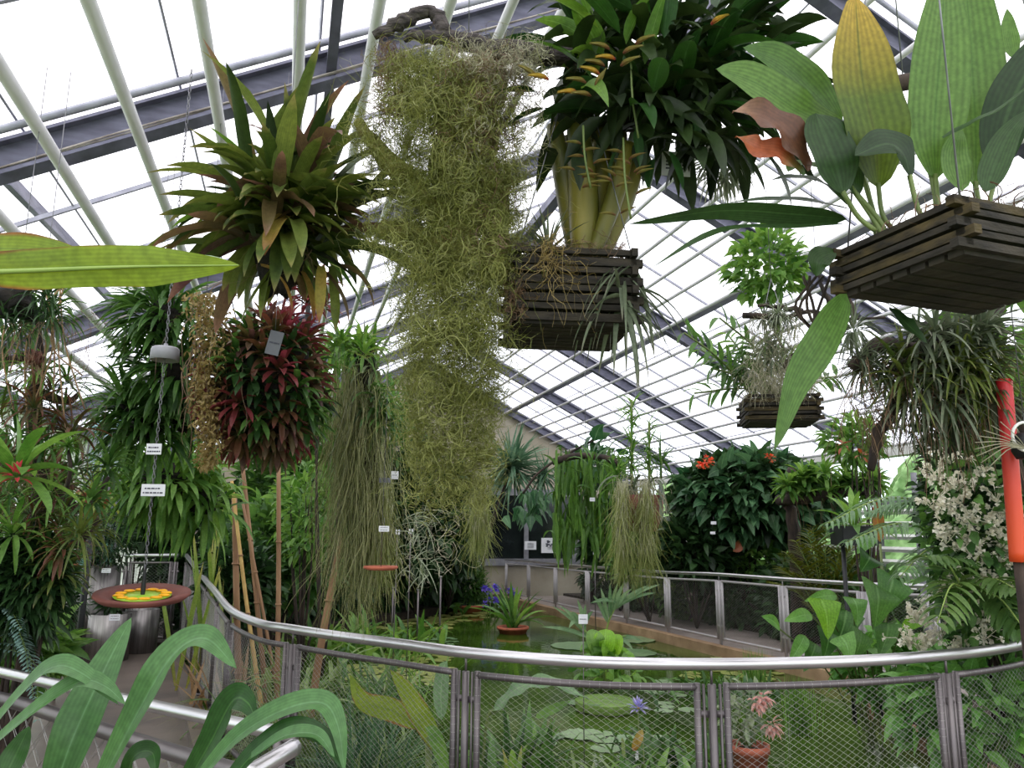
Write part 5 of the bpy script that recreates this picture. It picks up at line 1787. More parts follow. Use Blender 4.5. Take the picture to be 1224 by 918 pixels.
# large tillandsia on a hanging branch, right
D = 3.3
root = thing('epiphyte_branch', 'hanging dark branch covered in large spiky grey-green air plants at the right', 'hanging plant', at(1110, 420, D))
rg = np.random.default_rng(89)
for pts, r_ in ((((1180, 375), (1120, 420), (1075, 470), (1052, 520), (1042, 560)), (.05, .016)), (((1190, 365), (1150, 430), (1148, 500), (1135, 540)), (.04, .012)), (((1020, 440), (1050, 415), (1100, 420)), (.03, .04))):
    mb = MB(); tube(mb, spline([at(x, y, D) for x, y in pts], 16) + rg.normal(size=(16, 3)) * .006, np.linspace(*r_, 16), 8); mb.build('limb', M_BARK, root)
mb = MB(); core(mb, at(1135, 425, D + .05), np.array([.17, .14, .15]), lump=.2); mb.build('root_mass', M_ROOTBALL, root)
wire_up(root, at(1180, 375, D), r=.003)
for k in range(20):
    mb = MB()
    x, y = rg.uniform(1080, 1190), rg.uniform(385, 480)
    q = at(x, y, D - rg.uniform(.05, .2))
    o = nrm((q - at(1135, 430, D)) * 1.5 + [0, -.15, .1])
    rosette(mb, q, o, 24, rg.uniform(.18, .27), .02, 'grass', 1.2, .8, .3, 7, rg)
    mb.build('air_plant_rosette', L_BROM if k % 3 == 0 else L_GREYG, root)
for k in range(10):
    mb = MB()
    q = at(rg.uniform(1018, 1075), rg.uniform(385, 470), D + rg.normal() * .08)
    rosette(mb, q, rand_dirs(1, rg)[0], 22, .16, .012, 'grass', 1.3, .9, .3, 6, rg)
    mb.build('air_plant_rosette', L_GREYG, root)
mb = MB()
strands(mb, np.array([at(rg.uniform(1010, 1200), rg.uniform(420, 500), D + rg.normal() * .1) for _ in range(420)]), rg.uniform(.15, .4, 420), 9, .2, .004, .35, rg)
mb.build('hanging_roots', L_MOSSB, root)
mb = MB()
B = np.array([at(rg.uniform(1090, 1180), rg.uniform(440, 520), D + rg.normal() * .1) for _ in range(110)])
leaves(mb, B, np.stack([rg.normal(size=110) * .6, rg.normal(size=110) * .4, -np.ones(110)], 1), rg.uniform(.12, .24, 110), .012, 'grass', .5, .3, 5, .4, None, rg)
mb.build('drooping_leaves', L_BROMD, root)['kind'] = 'stuff'

# red pole
D = 3.1
root = thing('red_pole', 'thick red pole fading to orange at the right edge', 'pole', [*at(1220, 700, D)[:2], .02])
a_, b_ = at(1200, 454, D), at(1217, 672, D)
mb = MB()
P = spline([a_, (a_ + b_) / 2, b_], 20)
tube(mb, P, .03, 14)
mb.build('painted_shaft', M_REDPOLE, root)
mb = MB(); tube(mb, [b_ + UP * .01, b_ * [1, 1, 0] + [0, 0, .02]], .018, 10); mb.build('lower_shaft', M_BARK, root)
mb = MB(); tube(mb, [a_, a_ + [-.015, 0, .05]], .008, 6); mb.build('end_hook', M_DARK, root)
root = thing('bird_feeder', 'black round feeder with white wire loop beside the red pole', 'feeder', at(1222, 535, 3.0))
mb = MB(); lathe(mb, [(0, -.05), (.03, -.05), (.045, -.02), (.045, .02), (.02, .05), (0, .05)], at(1224, 533, 3.0), 20); mb.build('body', M_DARK, root)
mb = MB()
cc = at(1226, 522, 2.95)
an = np.linspace(.3, 4.6, 16)
tube(mb, cc + np.cos(an)[:, None] * np.array([.05, 0, 0]) + np.sin(an)[:, None] * UP * .055, .006, 7); mb.build('wire_loop', M_WHITE, root)
mb = MB()
for k in range(9):
    a = PI * (.65 + .07 * k)
    tube(mb, spline([cc + UP * -.05, cc + [math.cos(a) * .1, -.02, -.03 + math.sin(a) * .03], cc + [math.cos(a) * .2, 0, -.05 + math.sin(a) * .12]], 8), .002, 4)
mb.build('pale_whisker', L_MOSSG, root)
wire_up(root, cc)

# white-flowered climber, right jungle
root, c, r, rg = shrub('white_flowered_shrub', 'tall dark shrub with many white flower clusters along the right edge', 1178, 600, 66, 150, 5.4, 2500, .12, .055, L_DKGREEN, 'lance', seed=90, zb=.02, stems=14, up=.15, droop=.8, depth=.55, inner=.4)
WF = [(1075, 520), (1100, 530), (1135, 545), (1120, 565), (1150, 590), (1140, 605), (1160, 620), (1130, 640), (1195, 640), (1185, 625), (1205, 655), (1190, 668), (1215, 632), (1160, 655), (1175, 690), (1205, 690), (1095, 735), (1105, 728), (1085, 762), (1110, 765), (1125, 755), (1100, 770), (1145, 728), (1150, 715), (1140, 740), (1175, 755), (1180, 740), (1135, 700), (1165, 700), (1150, 770), (1200, 610), (1115, 600), (1145, 575), (1170, 560), (1190, 590), (1155, 640), (1180, 715), (1128, 705), (1210, 665), (1098, 548)]
cid = 0
for (x, y) in WF:
    if x < 1106 and y < 620:
        continue
    if y > 690 and x < 1160:
        d = 5.0
    else:
        d = 4.75
    mb = MB()
    q = at(x, y, d)
    m = int(rg.integers(9, 20))
    for j in range(m):
        p = q + rg.normal(size=3) * [.045, .03, .035]
        tube(mb, [q + UP * -.05, (p + q) / 2, p], .002, 3)
        leaves(mb, np.repeat(p[None], 5, 0), rand_dirs(5, rg, .1) + [0, -.5, 0], .03, .03, 'ellip', .2, .2, 2, .6, None, rg)
    mb.build('flower_cluster', L_WFLOWER, root)
mb = MB(); bush(mb, at(1172, 650, 4.9), ellip(0, 62, 120, 4.9, .4), 640, .11, .055, 'lance', .8, .1, rg, 3, .5); mb.build('outer_foliage', L_GREEN, root)
shrub('leafy_shrub', 'deep green shrub mass behind the white flowered shrub at the right', 1195, 560, 40, 80, 7.0, 900, .2, .1, L_DKGREEN, seed=91, zb=.06)
shrub('leafy_shrub', 'green leafy bank at the right edge above the near railing', 1195, 735, 40, 34, 5.2, 260, .24, .04, L_GREEN, 'strap', seed=92, zb=.02, up=.7, droop=.8, depth=.4)
# small tree crown left of the air-plant branch
root, c, r, rg = shrub('leafy_tree', 'small tree with orange tinged leaves in front of the louvres', 1022, 528, 36, 26, 10.5, 380, .2, .07, L_GREEN2, seed=93, zb=.06, stems=9, droop=1.0)
for x, y in ((1008, 533), (1052, 508), (1030, 545)):
    mb = MB(); rosette(mb, at(x, y, 7.9), [.2, -.8, .4], 7, .09, .035, 'lance', 1.2, .8, .2, 5, rg); mb.build('orange_leaf', L_ORANGE, root)
# post by the louvres, with dark pot
root = thing('steel_post', 'thin grey steel post standing in front of the louvres', 'post', [*at(1100, 660, 9.5)[:2], 0.06])
mb = MB(); p = at(1100, 660, 9.5); tube(mb, [[p[0], p[1], .06], [p[0], p[1], at(1097, 565, 9.5)[2]]], .035, 10); mb.build('shaft', M_FRAME, root)
mb = MB(); box(mb, [p[0], p[1], .075], (.09, .09, .012)); mb.build('foot_plate', M_FRAME, root)
q = at(1022, 640, 7.4)
root = thing('plant_tub', 'black rectangular plant tub under the feathery palm frond', 'tub', [q[0], q[1], q[2] - .1])
mb = MB()
for sx_, sy_, hx, hy in ((-1, 0, .012, .14), (1, 0, .012, .14), (0, -1, .17, .012), (0, 1, .17, .012)):
    box(mb, q + [sx_ * .165, sy_ * .135, 0], (hx, hy, .085))
box(mb, q - UP * .08, (.165, .135, .01))
mb.build('tub', M_DARK, root, smooth=False)
mb = MB(); box(mb, q + UP * .05, (.15, .12, .01)); mb.build('soil', M_SOIL, root, smooth=False)
mb = MB(); rosette(mb, q + UP * .06, UP, 20, .4, .06, 'strap', 1.0, .8); mb.build('foliage', L_GREEN2, root)
for sx_ in (-.12, .12):
    mb = MB(); tube(mb, [q + [sx_, 0, -.085], [q[0] + sx_, q[1], .02]], .02, 6); mb.build('leg', M_DARK, root)
root = thing('calathea', 'single upright leaf striped yellow, orange and green beside the black tub', 'plant', [*at(1048, 660, 6.6)[:2], .02])
mb = MB(); blade(mb, [at(1052, 648, 6.6), at(1049, 625, 6.6), at(1046, 598, 6.6)], .1, 'ellip', (0, -1, .1), 14, .2, .5); mb.build('leaf', leaf_mat('striped_leaf', (186, 96, 36), (120, 120, 40), (150, 70, 30), .5, rib=(170, 180, 50), trans=.4, noise=14), root)
mb = MB(); tube(mb, [at(1052, 650, 6.6), [*at(1052, 650, 6.6)[:2], .02]], .01, 6); mb.build('stalk', M_CANE, root)

# palms
def palm(name, label, base, tips, leaf_len, leaf_w, mat, n=22, droop=.6, arch=.25, seed=1, t0=.18):
    rg = np.random.default_rng(seed)
    root = thing(name, label, 'palm', base)
    for tp in tips:
        mb, m2 = MB(), MB()
        if len(tp) == 2 and isinstance(tp[0], tuple):
            s, e = at(*tp[0]), at(*tp[1])
        else:
            s, e = np.asarray(base), at(*tp)
        mid = (s + e) / 2 + UP * arch * np.linalg.norm(e - s)
        frond(mb, m2, [s, mid, e], leaf_len, leaf_w, n, droop, rg.random(), .95, rg, None, t0)
        o = mb.build('frond', mat, root)
        m2.build('stalk', M_RACHIS, o)
    return root
D = 5.6
palm('feathery_palm', 'pale feathery palm fronds arching left in front of the louvres', np.array([*at(1150, 690, D)[:2], .02]),
     [((1130, 605, 5.8), (988, 626, 5.6)), ((1135, 612, 5.8), (1040, 612, 6.2)), ((1140, 640, 5.6), (1012, 648, 5.4)), ((1145, 650, 5.6), (1150, 690, 5.2)), ((1142, 655, 5.5), (1075, 690, 5.2))], .26, .022, L_PALM, 24, 1.1, .12, 94)
palm('fan_palm', 'green palm with broad drooping leaflets at the right above the near railing', np.array([*at(1170, 790, 4.8)[:2], .02]),
     [((1160, 720, 4.8), (1105, 665, 4.6)), ((1165, 715, 4.8), (1215, 705, 4.4)), ((1165, 710, 4.8), (1230, 760, 4.4)), ((1160, 715, 4.8), (1120, 745, 4.3)), ((1165, 700, 4.8), (1180, 640, 4.9))], .24, .04, L_PALMD, 13, .9, .2, 95)

# undergrowth along the right bed and the back bank
for i, (a, b) in enumerate(((8.3, 8.5), (10.0, 8.3), (11.6, 8.2), (13.2, 8.1), (14.8, 7.9), (16.4, 7.7), (18.2, 7.6))):
    c = hs(a, b, .55)
    root = thing('undergrowth', 'dark low undergrowth on the bed between the right path and the louvred wall', 'undergrowth', c * [1, 1, 0], 'undergrowth along the right path')
    mb = MB(); bush(mb, c, np.array([.6, .9, .7]), 1100, .24, .09, 'lance', .9, .2, rg, 3, .3); mb.build('foliage', (L_DKGREEN, L_GREEN)[i % 3 == 1], root)
    mb = MB(); twigs(mb, c * [1, 1, 0], c, np.array([.8, .6, .6]), 6, .015); mb.build('stem', M_BARK, root)
for i, (px, d) in enumerate(((250, 14.0), (315, 14.5), (385, 15.5), (450, 17.0), (520, 18.5))):
    c = np.array([*at(px, 700, d)[:2], .6])
    root = thing('undergrowth', 'dark low undergrowth on the bank at the back left of the pond', 'undergrowth', c * [1, 1, 0], 'undergrowth on the back bank')
    mb = MB(); bush(mb, c, np.array([1.0, .8, .8]), 1100, .28, .1, 'lance', .9, .2, rg, 3, .3); mb.build('foliage', L_DKGREEN, root)
    mb = MB(); twigs(mb, c * [1, 1, 0], c, np.array([.8, .6, .6]), 6, .015); mb.build('stem', M_BARK, root)

# heart-leaved water plant with lime leaf (behind the near rail, right)
D = 6.2
b = np.array([*at(1045, 800, 7.0)[:2], -.1])
root = thing('arum_plant', 'tall plant with heart shaped leaves, one bright lime, before the far railing end', 'plant', b)
HL = [((1048, 700), (1046, 745), 46, 0), ((1068, 690), (1052, 735), 40, 0), ((1040, 665), (1030, 682), 30, 0), ((982, 716), (989, 760), 34, 1), ((970, 735), (940, 742), 16, 0), ((1000, 712), (965, 718), 14, 0), ((1012, 730), (1000, 772), 34, 0), ((1020, 715), (1024, 745), 24, 0), ((1030, 755), (1020, 790), 24, 0), ((1062, 745), (1052, 782), 30, 0), ((990, 755), (985, 785), 28, 0), ((932, 752), (912, 738), 14, 0), ((1005, 760), (1015, 790), 26, 0), ((1078, 750), (1110, 740), 14, 1), ((1040, 640), (1026, 660), 18, 0), ((962, 760), (945, 790), 16, 0), ((1046, 775), (1060, 800), 26, 0), ((975, 770), (962, 800), 24, 0)]
rg = np.random.default_rng(96)
for (p, q_, wpx, lime) in HL:
    d = D + rg.normal() * .15 - (.35 if lime else 0)
    P, Q = at(*p, d), at(*q_, d - .12)
    mb = MB()
    blade(mb, [P, (P + Q) / 2 + [0, -.04, .02], Q + (Q - P) * .1], wpx * 1.05 * d / F, 'heart' if wpx > 20 else 'lance', (rg.normal() * .3, -1, .5), 14, .1, rg.random(), .02, 4, 9)
    lf = mb.build('leaf', L_LIMEH if lime else (L_HEARTB if rg.random() < .7 else L_HEART), root)
    mb = MB(); tube(mb, spline([b + rg.normal(size=3) * [.08, .08, 0], (b + P) / 2 + UP * .12 + rg.normal(size=3) * .03, P], 10), .006, 5); mb.build('leaf_stalk', M_CANE, lf)
# bank of heart leaves behind the wire at the lower right
root, c, r, rg = shrub('ground_cover', 'bank of broad bright green leaves behind the wire mesh at the lower right', 1165, 848, 85, 60, 5.05, 380, .17, .11, L_HEARTB, 'heart', cat='plant', seed=97, zb=.0, stems=16, up=.2, droop=.9, depth=.5, stem_mat=M_CANE, r0=.008)
shrub('ground_cover', 'leaf bank hanging over the kerb between the pond and the right bed', 1065, 800, 66, 36, 6.6, 300, .19, .11, L_HEARTB, 'heart', cat='plant', seed=98, zb=.0, stems=14, up=.2, droop=1.0, depth=.5, stem_mat=M_CANE, r0=.008)
mb = MB()
P = spline([[3.5, 4.7, -.08], [3.55, 6.6, -.08], [3.7, 8.4, -.08], [4.5, 9.0, -.08]], 24)
for p, q in zip(P[:-1], P[1:]):
    bar(mb, p, q, .12, .2)
struct(mb.build('trim_22', solid('mossy_brick_edge', (110, 76, 52), (62, 66, 34), .9, 0, 8, .5), smooth=False))
# reed tufts by the far railing
for k, (x, y, d, h) in enumerate(((900, 776, 9.2, 34), (952, 792, 7.6, 42))):
    b = np.array([*at(x, y, d)[:2], ZW])
    root = thing('reed_tuft', ('left and smaller' if k == 0 else 'right and taller') + ' of two upright yellow-green reed tufts in the pond before the far railing', 'reeds', b)
    mb = MB()
    n = 150
    B = b + np.random.default_rng(k).normal(size=(n, 3)) * [.06, .06, 0]
    leaves(mb, B, np.stack([RNG.normal(size=n) * .1, RNG.normal(size=n) * .1, np.ones(n)], 1), (h + 20) * d / F * RNG.uniform(.7, 1.1, n), .012, 'grass', .05, .2, 4, .5, None, RNG)
    mb.build('blades', L_GREEN2, root)

# ============================================================ pond
rg = np.random.default_rng(100)
def pad_mesh(mb, c, R, rim=0., notch=True, n=28, tilt=None):
    a0 = .16 if notch else 0
    an = np.linspace(a0, 2 * PI - a0, n)
    rr_ = R * (1 + .02 * rg.normal(size=n))
    V = [c + UP * .0]
    C = [[.5, 0, 0]]
    v = rg.random()
    for f in (.5, 1.0):
        for a, r_ in zip(an, rr_):
            V.append(c + np.array([math.cos(a) * r_ * f, math.sin(a) * r_ * f, .004 * f + .004 * rg.normal() * f]))
            C.append([v, f * .7, f])
    q = [[1 + i, 1 + n + i, 2 + n + i, 2 + i] for i in range(n - 1)]
    t = [[0, 1 + i, 2 + i] for i in range(n - 1)]
    if not notch:
        q.append([n, 2 * n, 1 + n, 1]); t.append([0, n, 1])
    if rim:
        k0 = len(V)
        for a, r_ in zip(an, rr_):
            V.append(c + np.array([math.cos(a) * r_ * 1.03, math.sin(a) * r_ * 1.03, rim])); C.append([1, .9, .5])
        q += [[1 + n + i, k0 + i, k0 + (i + 1) % n, 1 + n + (i + 1) % n] for i in range(n if not notch else n - 1)]
    mb.add(np.array(V), q, t, C)

def lily_pad(label, px, py, wpx, mat=None, rim=0., notch=True, group=None, name='lily_pad'):
    c = atz(px, py, ZW + .012)
    R = wpx / 2 * c[1] / F
    mb = MB(); pad_mesh(mb, c, R, rim, notch)
    return tag(mb.build(name, mat or L_PAD, loc=c), label, 'lily pad', group)
lily_pad('broad grey-green lily pad left of the white staked label', 692, 772, 64, notch=False)
lily_pad('broad grey-green lily pad behind the pale pond palm', 752, 764, 60, notch=False)
lily_pad('grey-green lily pad right of the arrow leaved pond plant', 752, 780, 62, notch=False)
lily_pad('giant round lily pad with an upturned rim behind the wire mesh', 725, 848, 68, leaf_mat('giant_pad', (112, 150, 66), (134, 168, 84), trans=.15), .09, False, name='giant_lily_pad')
lily_pad('large flat lily pad just below the giant rimmed pad', 697, 878, 50, notch=True)
lily_pad('large flat lily pad right below the giant rimmed pad', 752, 884, 40, notch=True)
lily_pad('flat lily pad left behind the giant rimmed pad', 700, 840, 40, notch=True)
lily_pad('small flat lily pad at the foot of the staked label', 660, 880, 30)
lily_pad('pale lily pad far back at the left of the floating pot', 520, 742, 26, L_PADY)
P0 = None
def pads(proto_label, group, regs, mat, n, smin, smax, nm='lily_pad'):
    mb = MB()
    c = np.zeros(3)
    pad_mesh(mb, c, 1.0, 0, True, 20)
    first = None
    done = []
    tries = 0
    while len(done) < n and tries < n * 40:
        tries += 1
        x0, x1, y0, y1 = regs[tries % len(regs)]
        q = atz(rg.uniform(x0, x1), rg.uniform(y0, y1), ZW + .006 + .006 * rg.random())
        s = rg.uniform(smin, smax)
        if any(np.linalg.norm(q[:2] - d[0][:2]) < (s + d[1]) * .8 for d in done):
            continue
        done.append((q, s))
        if first is None:
            first = mb.build(nm, mat, loc=[0, 0, 0])
            tag(first, proto_label, 'lily pad', group)
            o = first
        else:
            o = first.copy()
            COL.objects.link(o)
        o.location = q
        o.scale = (s, s, .4 + s)
        o.rotation_euler = (0, 0, rg.random() * 6)
pads('small yellowish lily pad floating in the far patch left of the floating pot', 'lily pads in the far patch', [(430, 555, 734, 752), (455, 580, 728, 738)], L_PADY, 56, .11, .24)
pads('small yellowish lily pad floating behind the wire mesh left of the middle post', 'lily pads in the near left patch', [(440, 535, 778, 820), (420, 520, 795, 815)], L_PADY, 46, .1, .2)
pads('small green lily pad floating between the giant pad and the right mesh post', 'lily pads in the near right patch', [(600, 840, 838, 905), (760, 860, 812, 850)], L_PAD, 18, .07, .15)
pads('tiny blue-green lily pad floating just above the near handrail', 'tiny lily pads by the handrail', [(508, 545, 762, 772)], L_PAD, 14, .06, .1)
pads('pale lily pad floating by the reed tufts', 'lily pads by the reeds', [(820, 930, 785, 812), (870, 920, 800, 815)], L_PADY, 20, .08, .16)
pads('lily pad floating at the purple flowers behind the floating pot', 'lily pads by the purple flowers', [(600, 640, 712, 724), (570, 600, 716, 726)], L_PAD, 14, .18, .3)

def pot(root, q, R, h, mat=M_TERRA, nm='pot'):
    mb = MB()
    lathe(mb, [(0, 0), (R * .75, 0), (R * .92, h * .75), (R, h * .75), (R, h), (R * .88, h), (R * .85, h * .6), (0, h * .6)], q, 32)
    mb.build(nm, mat, root)
    mb = MB(); lathe(mb, [(R * .86, h * .78), (R * .5, h * .84), (0, h * .86)], q, 20); mb.build('soil', M_SOIL, root)
# floating pot with strap plant
q = atz(613, 757, ZW); R = 18.5 * q[1] / F
root = thing('floating_pot_plant', 'terracotta bowl with an upright strap leaved plant floating in the pond', 'pot plant', q)
pot(root, q - UP * .05, R, .17)
for k in range(24):
    mb = MB()
    a = k * 2.4
    e = rg.uniform(.55, 1.35)
    leaves(mb, q + [0, 0, .1] + rg.normal(size=3) * .05, nrm([math.cos(a) * math.cos(e), math.sin(a) * math.cos(e), math.sin(e)]), rg.uniform(.65, 1.05), .07, 'strap', rg.uniform(.1, .9), .3, 8, .2, rg.random(), rg)
    mb.build('leaf', L_GREEN2 if k % 3 else L_GREEN, root)
q = atz(560, 728, ZW); q = at(560, 724, 18.3)
root = thing('floating_pot_plant', 'bowl with a dense rounded dark green bush floating at the back of the pond', 'pot plant', [q[0], q[1], ZW])
pot(root, np.array([q[0], q[1], ZW - .04]), .36, .2)
mb = MB(); bush(mb, np.array([q[0], q[1], .45]), np.array([.42, .42, .42]), 900, .2, .03, 'lance', .8, .5, rg); mb.build('foliage', L_GREEN, root)
# purple water hyacinth flowers
for k, (x, y, d) in enumerate(((583, 704, 16.0), (592, 704, 16.0), (586, 718, 16.0), (614, 708, 16.6))):
    q = at(x, y, d)
    root = thing('purple_flower', ('left of the two purple blossoms at the top beside the floating pot', 'right of the two purple blossoms at the top beside the floating pot', 'lowest purple blossom left of the floating pot', 'pale purple blossom behind the leaves of the floating pot')[k], 'flower', [q[0], q[1], ZW])
    mb = MB()
    for j in range(5):
        rosette(mb, q + rg.normal(size=3) * [.07, .04, .03], [rg.normal() * .3, -.6, .6], 9, .07, .05, 'ellip', 1.1, .3, .2, 4, rg)
    mb.build('petals', L_PURPLE, root)
    mb = MB(); tube(mb, [[q[0], q[1], ZW], q], .01, 5); mb.build('stalk', M_CANE, root)
# lilac water lily
q = at(763, 847, 6.9)
root = thing('water_lily_flower', 'lilac water lily blossom beside the giant rimmed pad', 'flower', [q[0], q[1], ZW])
mb = MB(); rosette(mb, q, [0, -.5, .8], 26, .085, .026, 'lance', 1.0, .1, .3, 5, rg); mb.build('petals', L_LILAC, root)
mb = MB(); core(mb, q + UP * .01, np.array([.015, .015, .012]), 6, 8, .05); mb.build('flower_heart', M_YELLOW, root)
mb = MB(); tube(mb, [[q[0], q[1], ZW], q], .006, 5); mb.build('stalk', M_CANE, root)

# pond palm with pale leaflets (umbrella palm) and arrow leaves
b = np.array([*atz(722, 792, ZW)[:2], ZW]); dd = b[1]
root = thing('pond_palm', 'young pale palm with spreading leaflets standing in the pond behind the label', 'palm', b)
for st, tips in ((((724, 790), (726, 748), (742, 715)), ((709, 711), (718, 702), (729, 697), (739, 695), (747, 695), (756, 703), (776, 699), (790, 698), (785, 708), (705, 721))),
                 (((721, 790), (708, 765), (686, 740)), ((647, 749), (660, 724), (668, 723), (690, 716), (700, 722), (709, 730), (683, 731), (680, 751))),
                 (((727, 790), (735, 765), (748, 760)), ((768, 766), (757, 777), (744, 786), (738, 778)))):
    P = spline([at(x, y, dd - .1 * k) for k, (x, y) in enumerate(st)], 14)
    mb = MB(); tube(mb, P, np.linspace(.018, .008, 14), 6); sk = mb.build('stalk', M_RACHIS, root)
    for k, (x, y) in enumerate(tips):
        e = at(x, y, dd - .2 - .15 * rg.random())
        s0 = P[7 + int(6 * k / len(tips))]
        mb = MB(); blade(mb, [s0, (s0 + e) / 2 + UP * .04, e], .062, 'lance', (rg.normal() * .2, -1, .5), 10, .12, rg.random(), 0, 2); mb.build('leaflet', L_PALM, sk)
root = thing('arrowhead_plant', 'bright green arrow leaved plant in front of the pond palm', 'water plant', [*at(722, 785, 9.6)[:2], ZW])
for k, (x, y, x1, y1, w_) in enumerate(((714, 780, 708, 752, 22), (722, 780, 724, 752, 26), (732, 782, 736, 758, 24), (705, 782, 698, 768, 16), (742, 786, 752, 778, 20), (730, 788, 728, 768, 22), (716, 788, 716, 770, 20), (744, 790, 756, 782, 16))):
    mb = MB()
    blade(mb, [at(x, y, 9.6), at((x + x1) / 2, (y + y1) / 2, 9.5), at(x1, y1, 9.6)], w_ * 9.6 / F, 'ellip', (rg.normal() * .4, -1, .4), 12, .15, rg.random()); lf = mb.build('leaf', L_LIMEH if k % 3 else L_GREEN2, root)
    mb = MB(); tube(mb, [at(x, y, 9.6), [*at(722, 790, 9.6)[:2], ZW]], .008, 5); mb.build('leaf_stalk', M_CANE, lf)
shrub('floating_leaves', 'low round leaved plants hugging the water around the arrow leaved plant', 735, 800, 46, 10, 9.2, 90, .14, .1, L_GREEN2, 'ellip', cat='water plant', seed=102, zb=ZW, stems=0, depth=1.2)
plate('plant_label', 'square white label on a tall grey stake rising from the pond', 697, 740, 6.6, .075, .075, 1, stake=ZW - .1)
for k, (x, y, d) in enumerate(((470, 703, 12.5), (500, 706, 12.5), (527, 690, 12.5))):
    p = at(x, y, d)
    root = thing('stake', ('leftmost', 'middle', 'rightmost and tallest')[k] + ' of three thin grey stakes standing in the back of the pond', 'stake', [p[0], p[1], ZW])
    mb = MB(); tube(mb, [[p[0], p[1], ZW - .1], p], .016, 6); mb.build('rod', M_POST, root)
    mb = MB(); tube(mb, [p, p + UP * .02], .02, 6); mb.build('cap', M_FRAME, root)

# clumps standing in the water just behind the near mesh
def clump(name, label, px, py, d, n, L, W, mat, spread=.9, droop=.8, prof='strap', zb=ZW, seed=1, R=.12, mat2=None, cat='water plant', up=1.0):
    rg = np.random.default_rng(seed)
    b = np.array([*at(px, py, d)[:2], zb])
    root = thing(name, label, cat, b)
    mb = MB()
    B = b + rg.normal(size=(n, 3)) * [R, R, 0]
    dd = np.stack([rg.normal(size=n) * spread * .5, rg.normal(size=n) * spread * .5, np.full(n, up)], 1)
    leaves(mb, B, dd, L * rg.uniform(.6, 1.1, n), W, prof, droop * rg.uniform(.5, 1.5, n), .2, 9, .3, None, rg)
    mb.build('foliage', mat, root)
    if mat2:
        mb = MB()
        n = n // 3
        leaves(mb, b + rg.normal(size=(n, 3)) * [R, R, 0], np.stack([rg.normal(size=n) * spread * .6, rg.normal(size=n) * spread * .6, np.full(n, up)], 1), L * .9, W, prof, droop * 1.3, .2, 9, .3, None, rg)
        mb.build('pale_foliage', mat2, root)
    return root
clump('grass_clump', 'fine arching grass clump behind the wire left of the strap leaves', 335, 860, 6.4, 260, 1.0, .018, L_GRASS, 1.0, 1.5, 'grass', seed=111)
clump('sedge_clump', 'dense blue-green sedge behind the left mesh panel', 440, 900, 5.4, 320, .85, .02, L_BLUEGREEN, .8, 1.0, 'grass', seed=112, mat2=L_GRASS)
clump('grass_clump', 'low bright grass tuft at the foot of the mesh left of the middle post', 490, 925, 5.2, 160, .4, .03, L_GREEN2, 1.1, 1.1, 'strap', seed=113)
clump('water_plant', 'upright broad leaved water plant just right of the middle mesh post', 620, 905, 5.9, 46, .6, .07, L_GREEN, .8, .7, 'lance', seed=114, mat2=L_GREEN2)
clump('grass_clump', 'strap leaved clump with yellowing tips right of the middle mesh post', 615, 930, 5.2, 60, .5, .04, L_YELGRASS, 1.3, 1.2, 'strap', seed=115)
clump('water_plant', 'small broad leaved plant at the right mesh post beside the lilac blossom', 800, 870, 6.6, 60, .36, .07, L_GREEN, 1.1, .7, 'lance', seed=116, R=.25)
clump('water_plant', 'leafy water plant in front of the lilac blossom', 760, 915, 5.8, 40, .4, .06, L_GREEN2, 1.1, .9, 'lance', seed=117, R=.25)
clump('water_plant', 'trailing dark water weed at the foot of the middle panel', 700, 925, 5.6, 70, .36, .03, L_GRASS, 1.5, 1.2, 'strap', seed=118, R=.35)
clump('grass_clump', 'bright green strap grass rising behind the rail at the left middle', 440, 780, 7.4, 70, 1.0, .03, L_GREEN, .9, 1.3, 'strap', seed=119, R=.2, mat2=L_GRASS)
clump('grass_clump', 'grey-green arching grass between the bamboo canes and the rail', 360, 760, 7.6, 80, 1.15, .04, L_GRASS, .9, 1.5, 'strap', seed=120, R=.25)
clump('yellow_iris', 'tall yellowing iris blades behind the left railing', 258, 700, 8.6, 16, 1.75, .05, L_YELGRASS, .26, .12, 'strap', zb=.1, seed=121, R=.18, cat='iris')
clump('grass_clump', 'arching green grass beside the floating lily patch', 500, 775, 9.0, 40, .8, .025, L_GREEN2, 1.2, 1.5, 'grass', seed=122, R=.2)
clump('water_plant', 'low leafy bank plants at the back of the pond below the moss', 545, 735, 18.6, 120, .7, .12, L_GREEN, 1.2, .8, 'lance', seed=123, R=.5)
clump('water_plant', 'broad leaved bank plants at the pond edge below the trailing roots', 440, 715, 12.0, 130, .7, .09, L_GREEN2, 1.1, .9, 'lance', seed=124, R=.5)
clump('water_plant', 'lacy low water plant at the pond edge before the far railing', 858, 775, 9.4, 160, .3, .04, L_GREEN, 1.4, .9, 'lance', seed=125, R=.35)
# big pale wavy leaf and yellow-green blades behind mesh
root = thing('broad_leaved_plant', 'plant with one large pale wavy leaf lying behind the middle mesh panel', 'water plant', [*at(600, 860, 5.8)[:2], ZW])
mb = MB(); blade(mb, [at(590, 850, 5.8), at(620, 822, 5.7), at(660, 815, 5.6), at(703, 836, 5.5)], 22 * 5.6 / F, 'lance', (0, -.7, 1), 26, .05, .5, .1, 4, 26); lf = mb.build('leaf', L_PALM, root)
mb = MB(); tube(mb, spline([[*at(575, 890, 5.9)[:2], ZW], at(582, 862, 5.85), at(594, 848, 5.8)], 8), .012, 6); mb.build('leaf_stalk', M_CANE, lf)
mb = MB(); blade(mb, [at(640, 858, 5.6), at(662, 848, 5.6), at(682, 838, 5.6)], 14 * 5.6 / F, 'lance', (0, -.7, 1), 16, .1, .5); mb.build('leaf', L_GREEN2, root)
root = thing('banana_plant', 'young plant with wide yellow-green blades behind the left mesh panel', 'water plant', [*at(500, 930, 5.0)[:2], ZW])
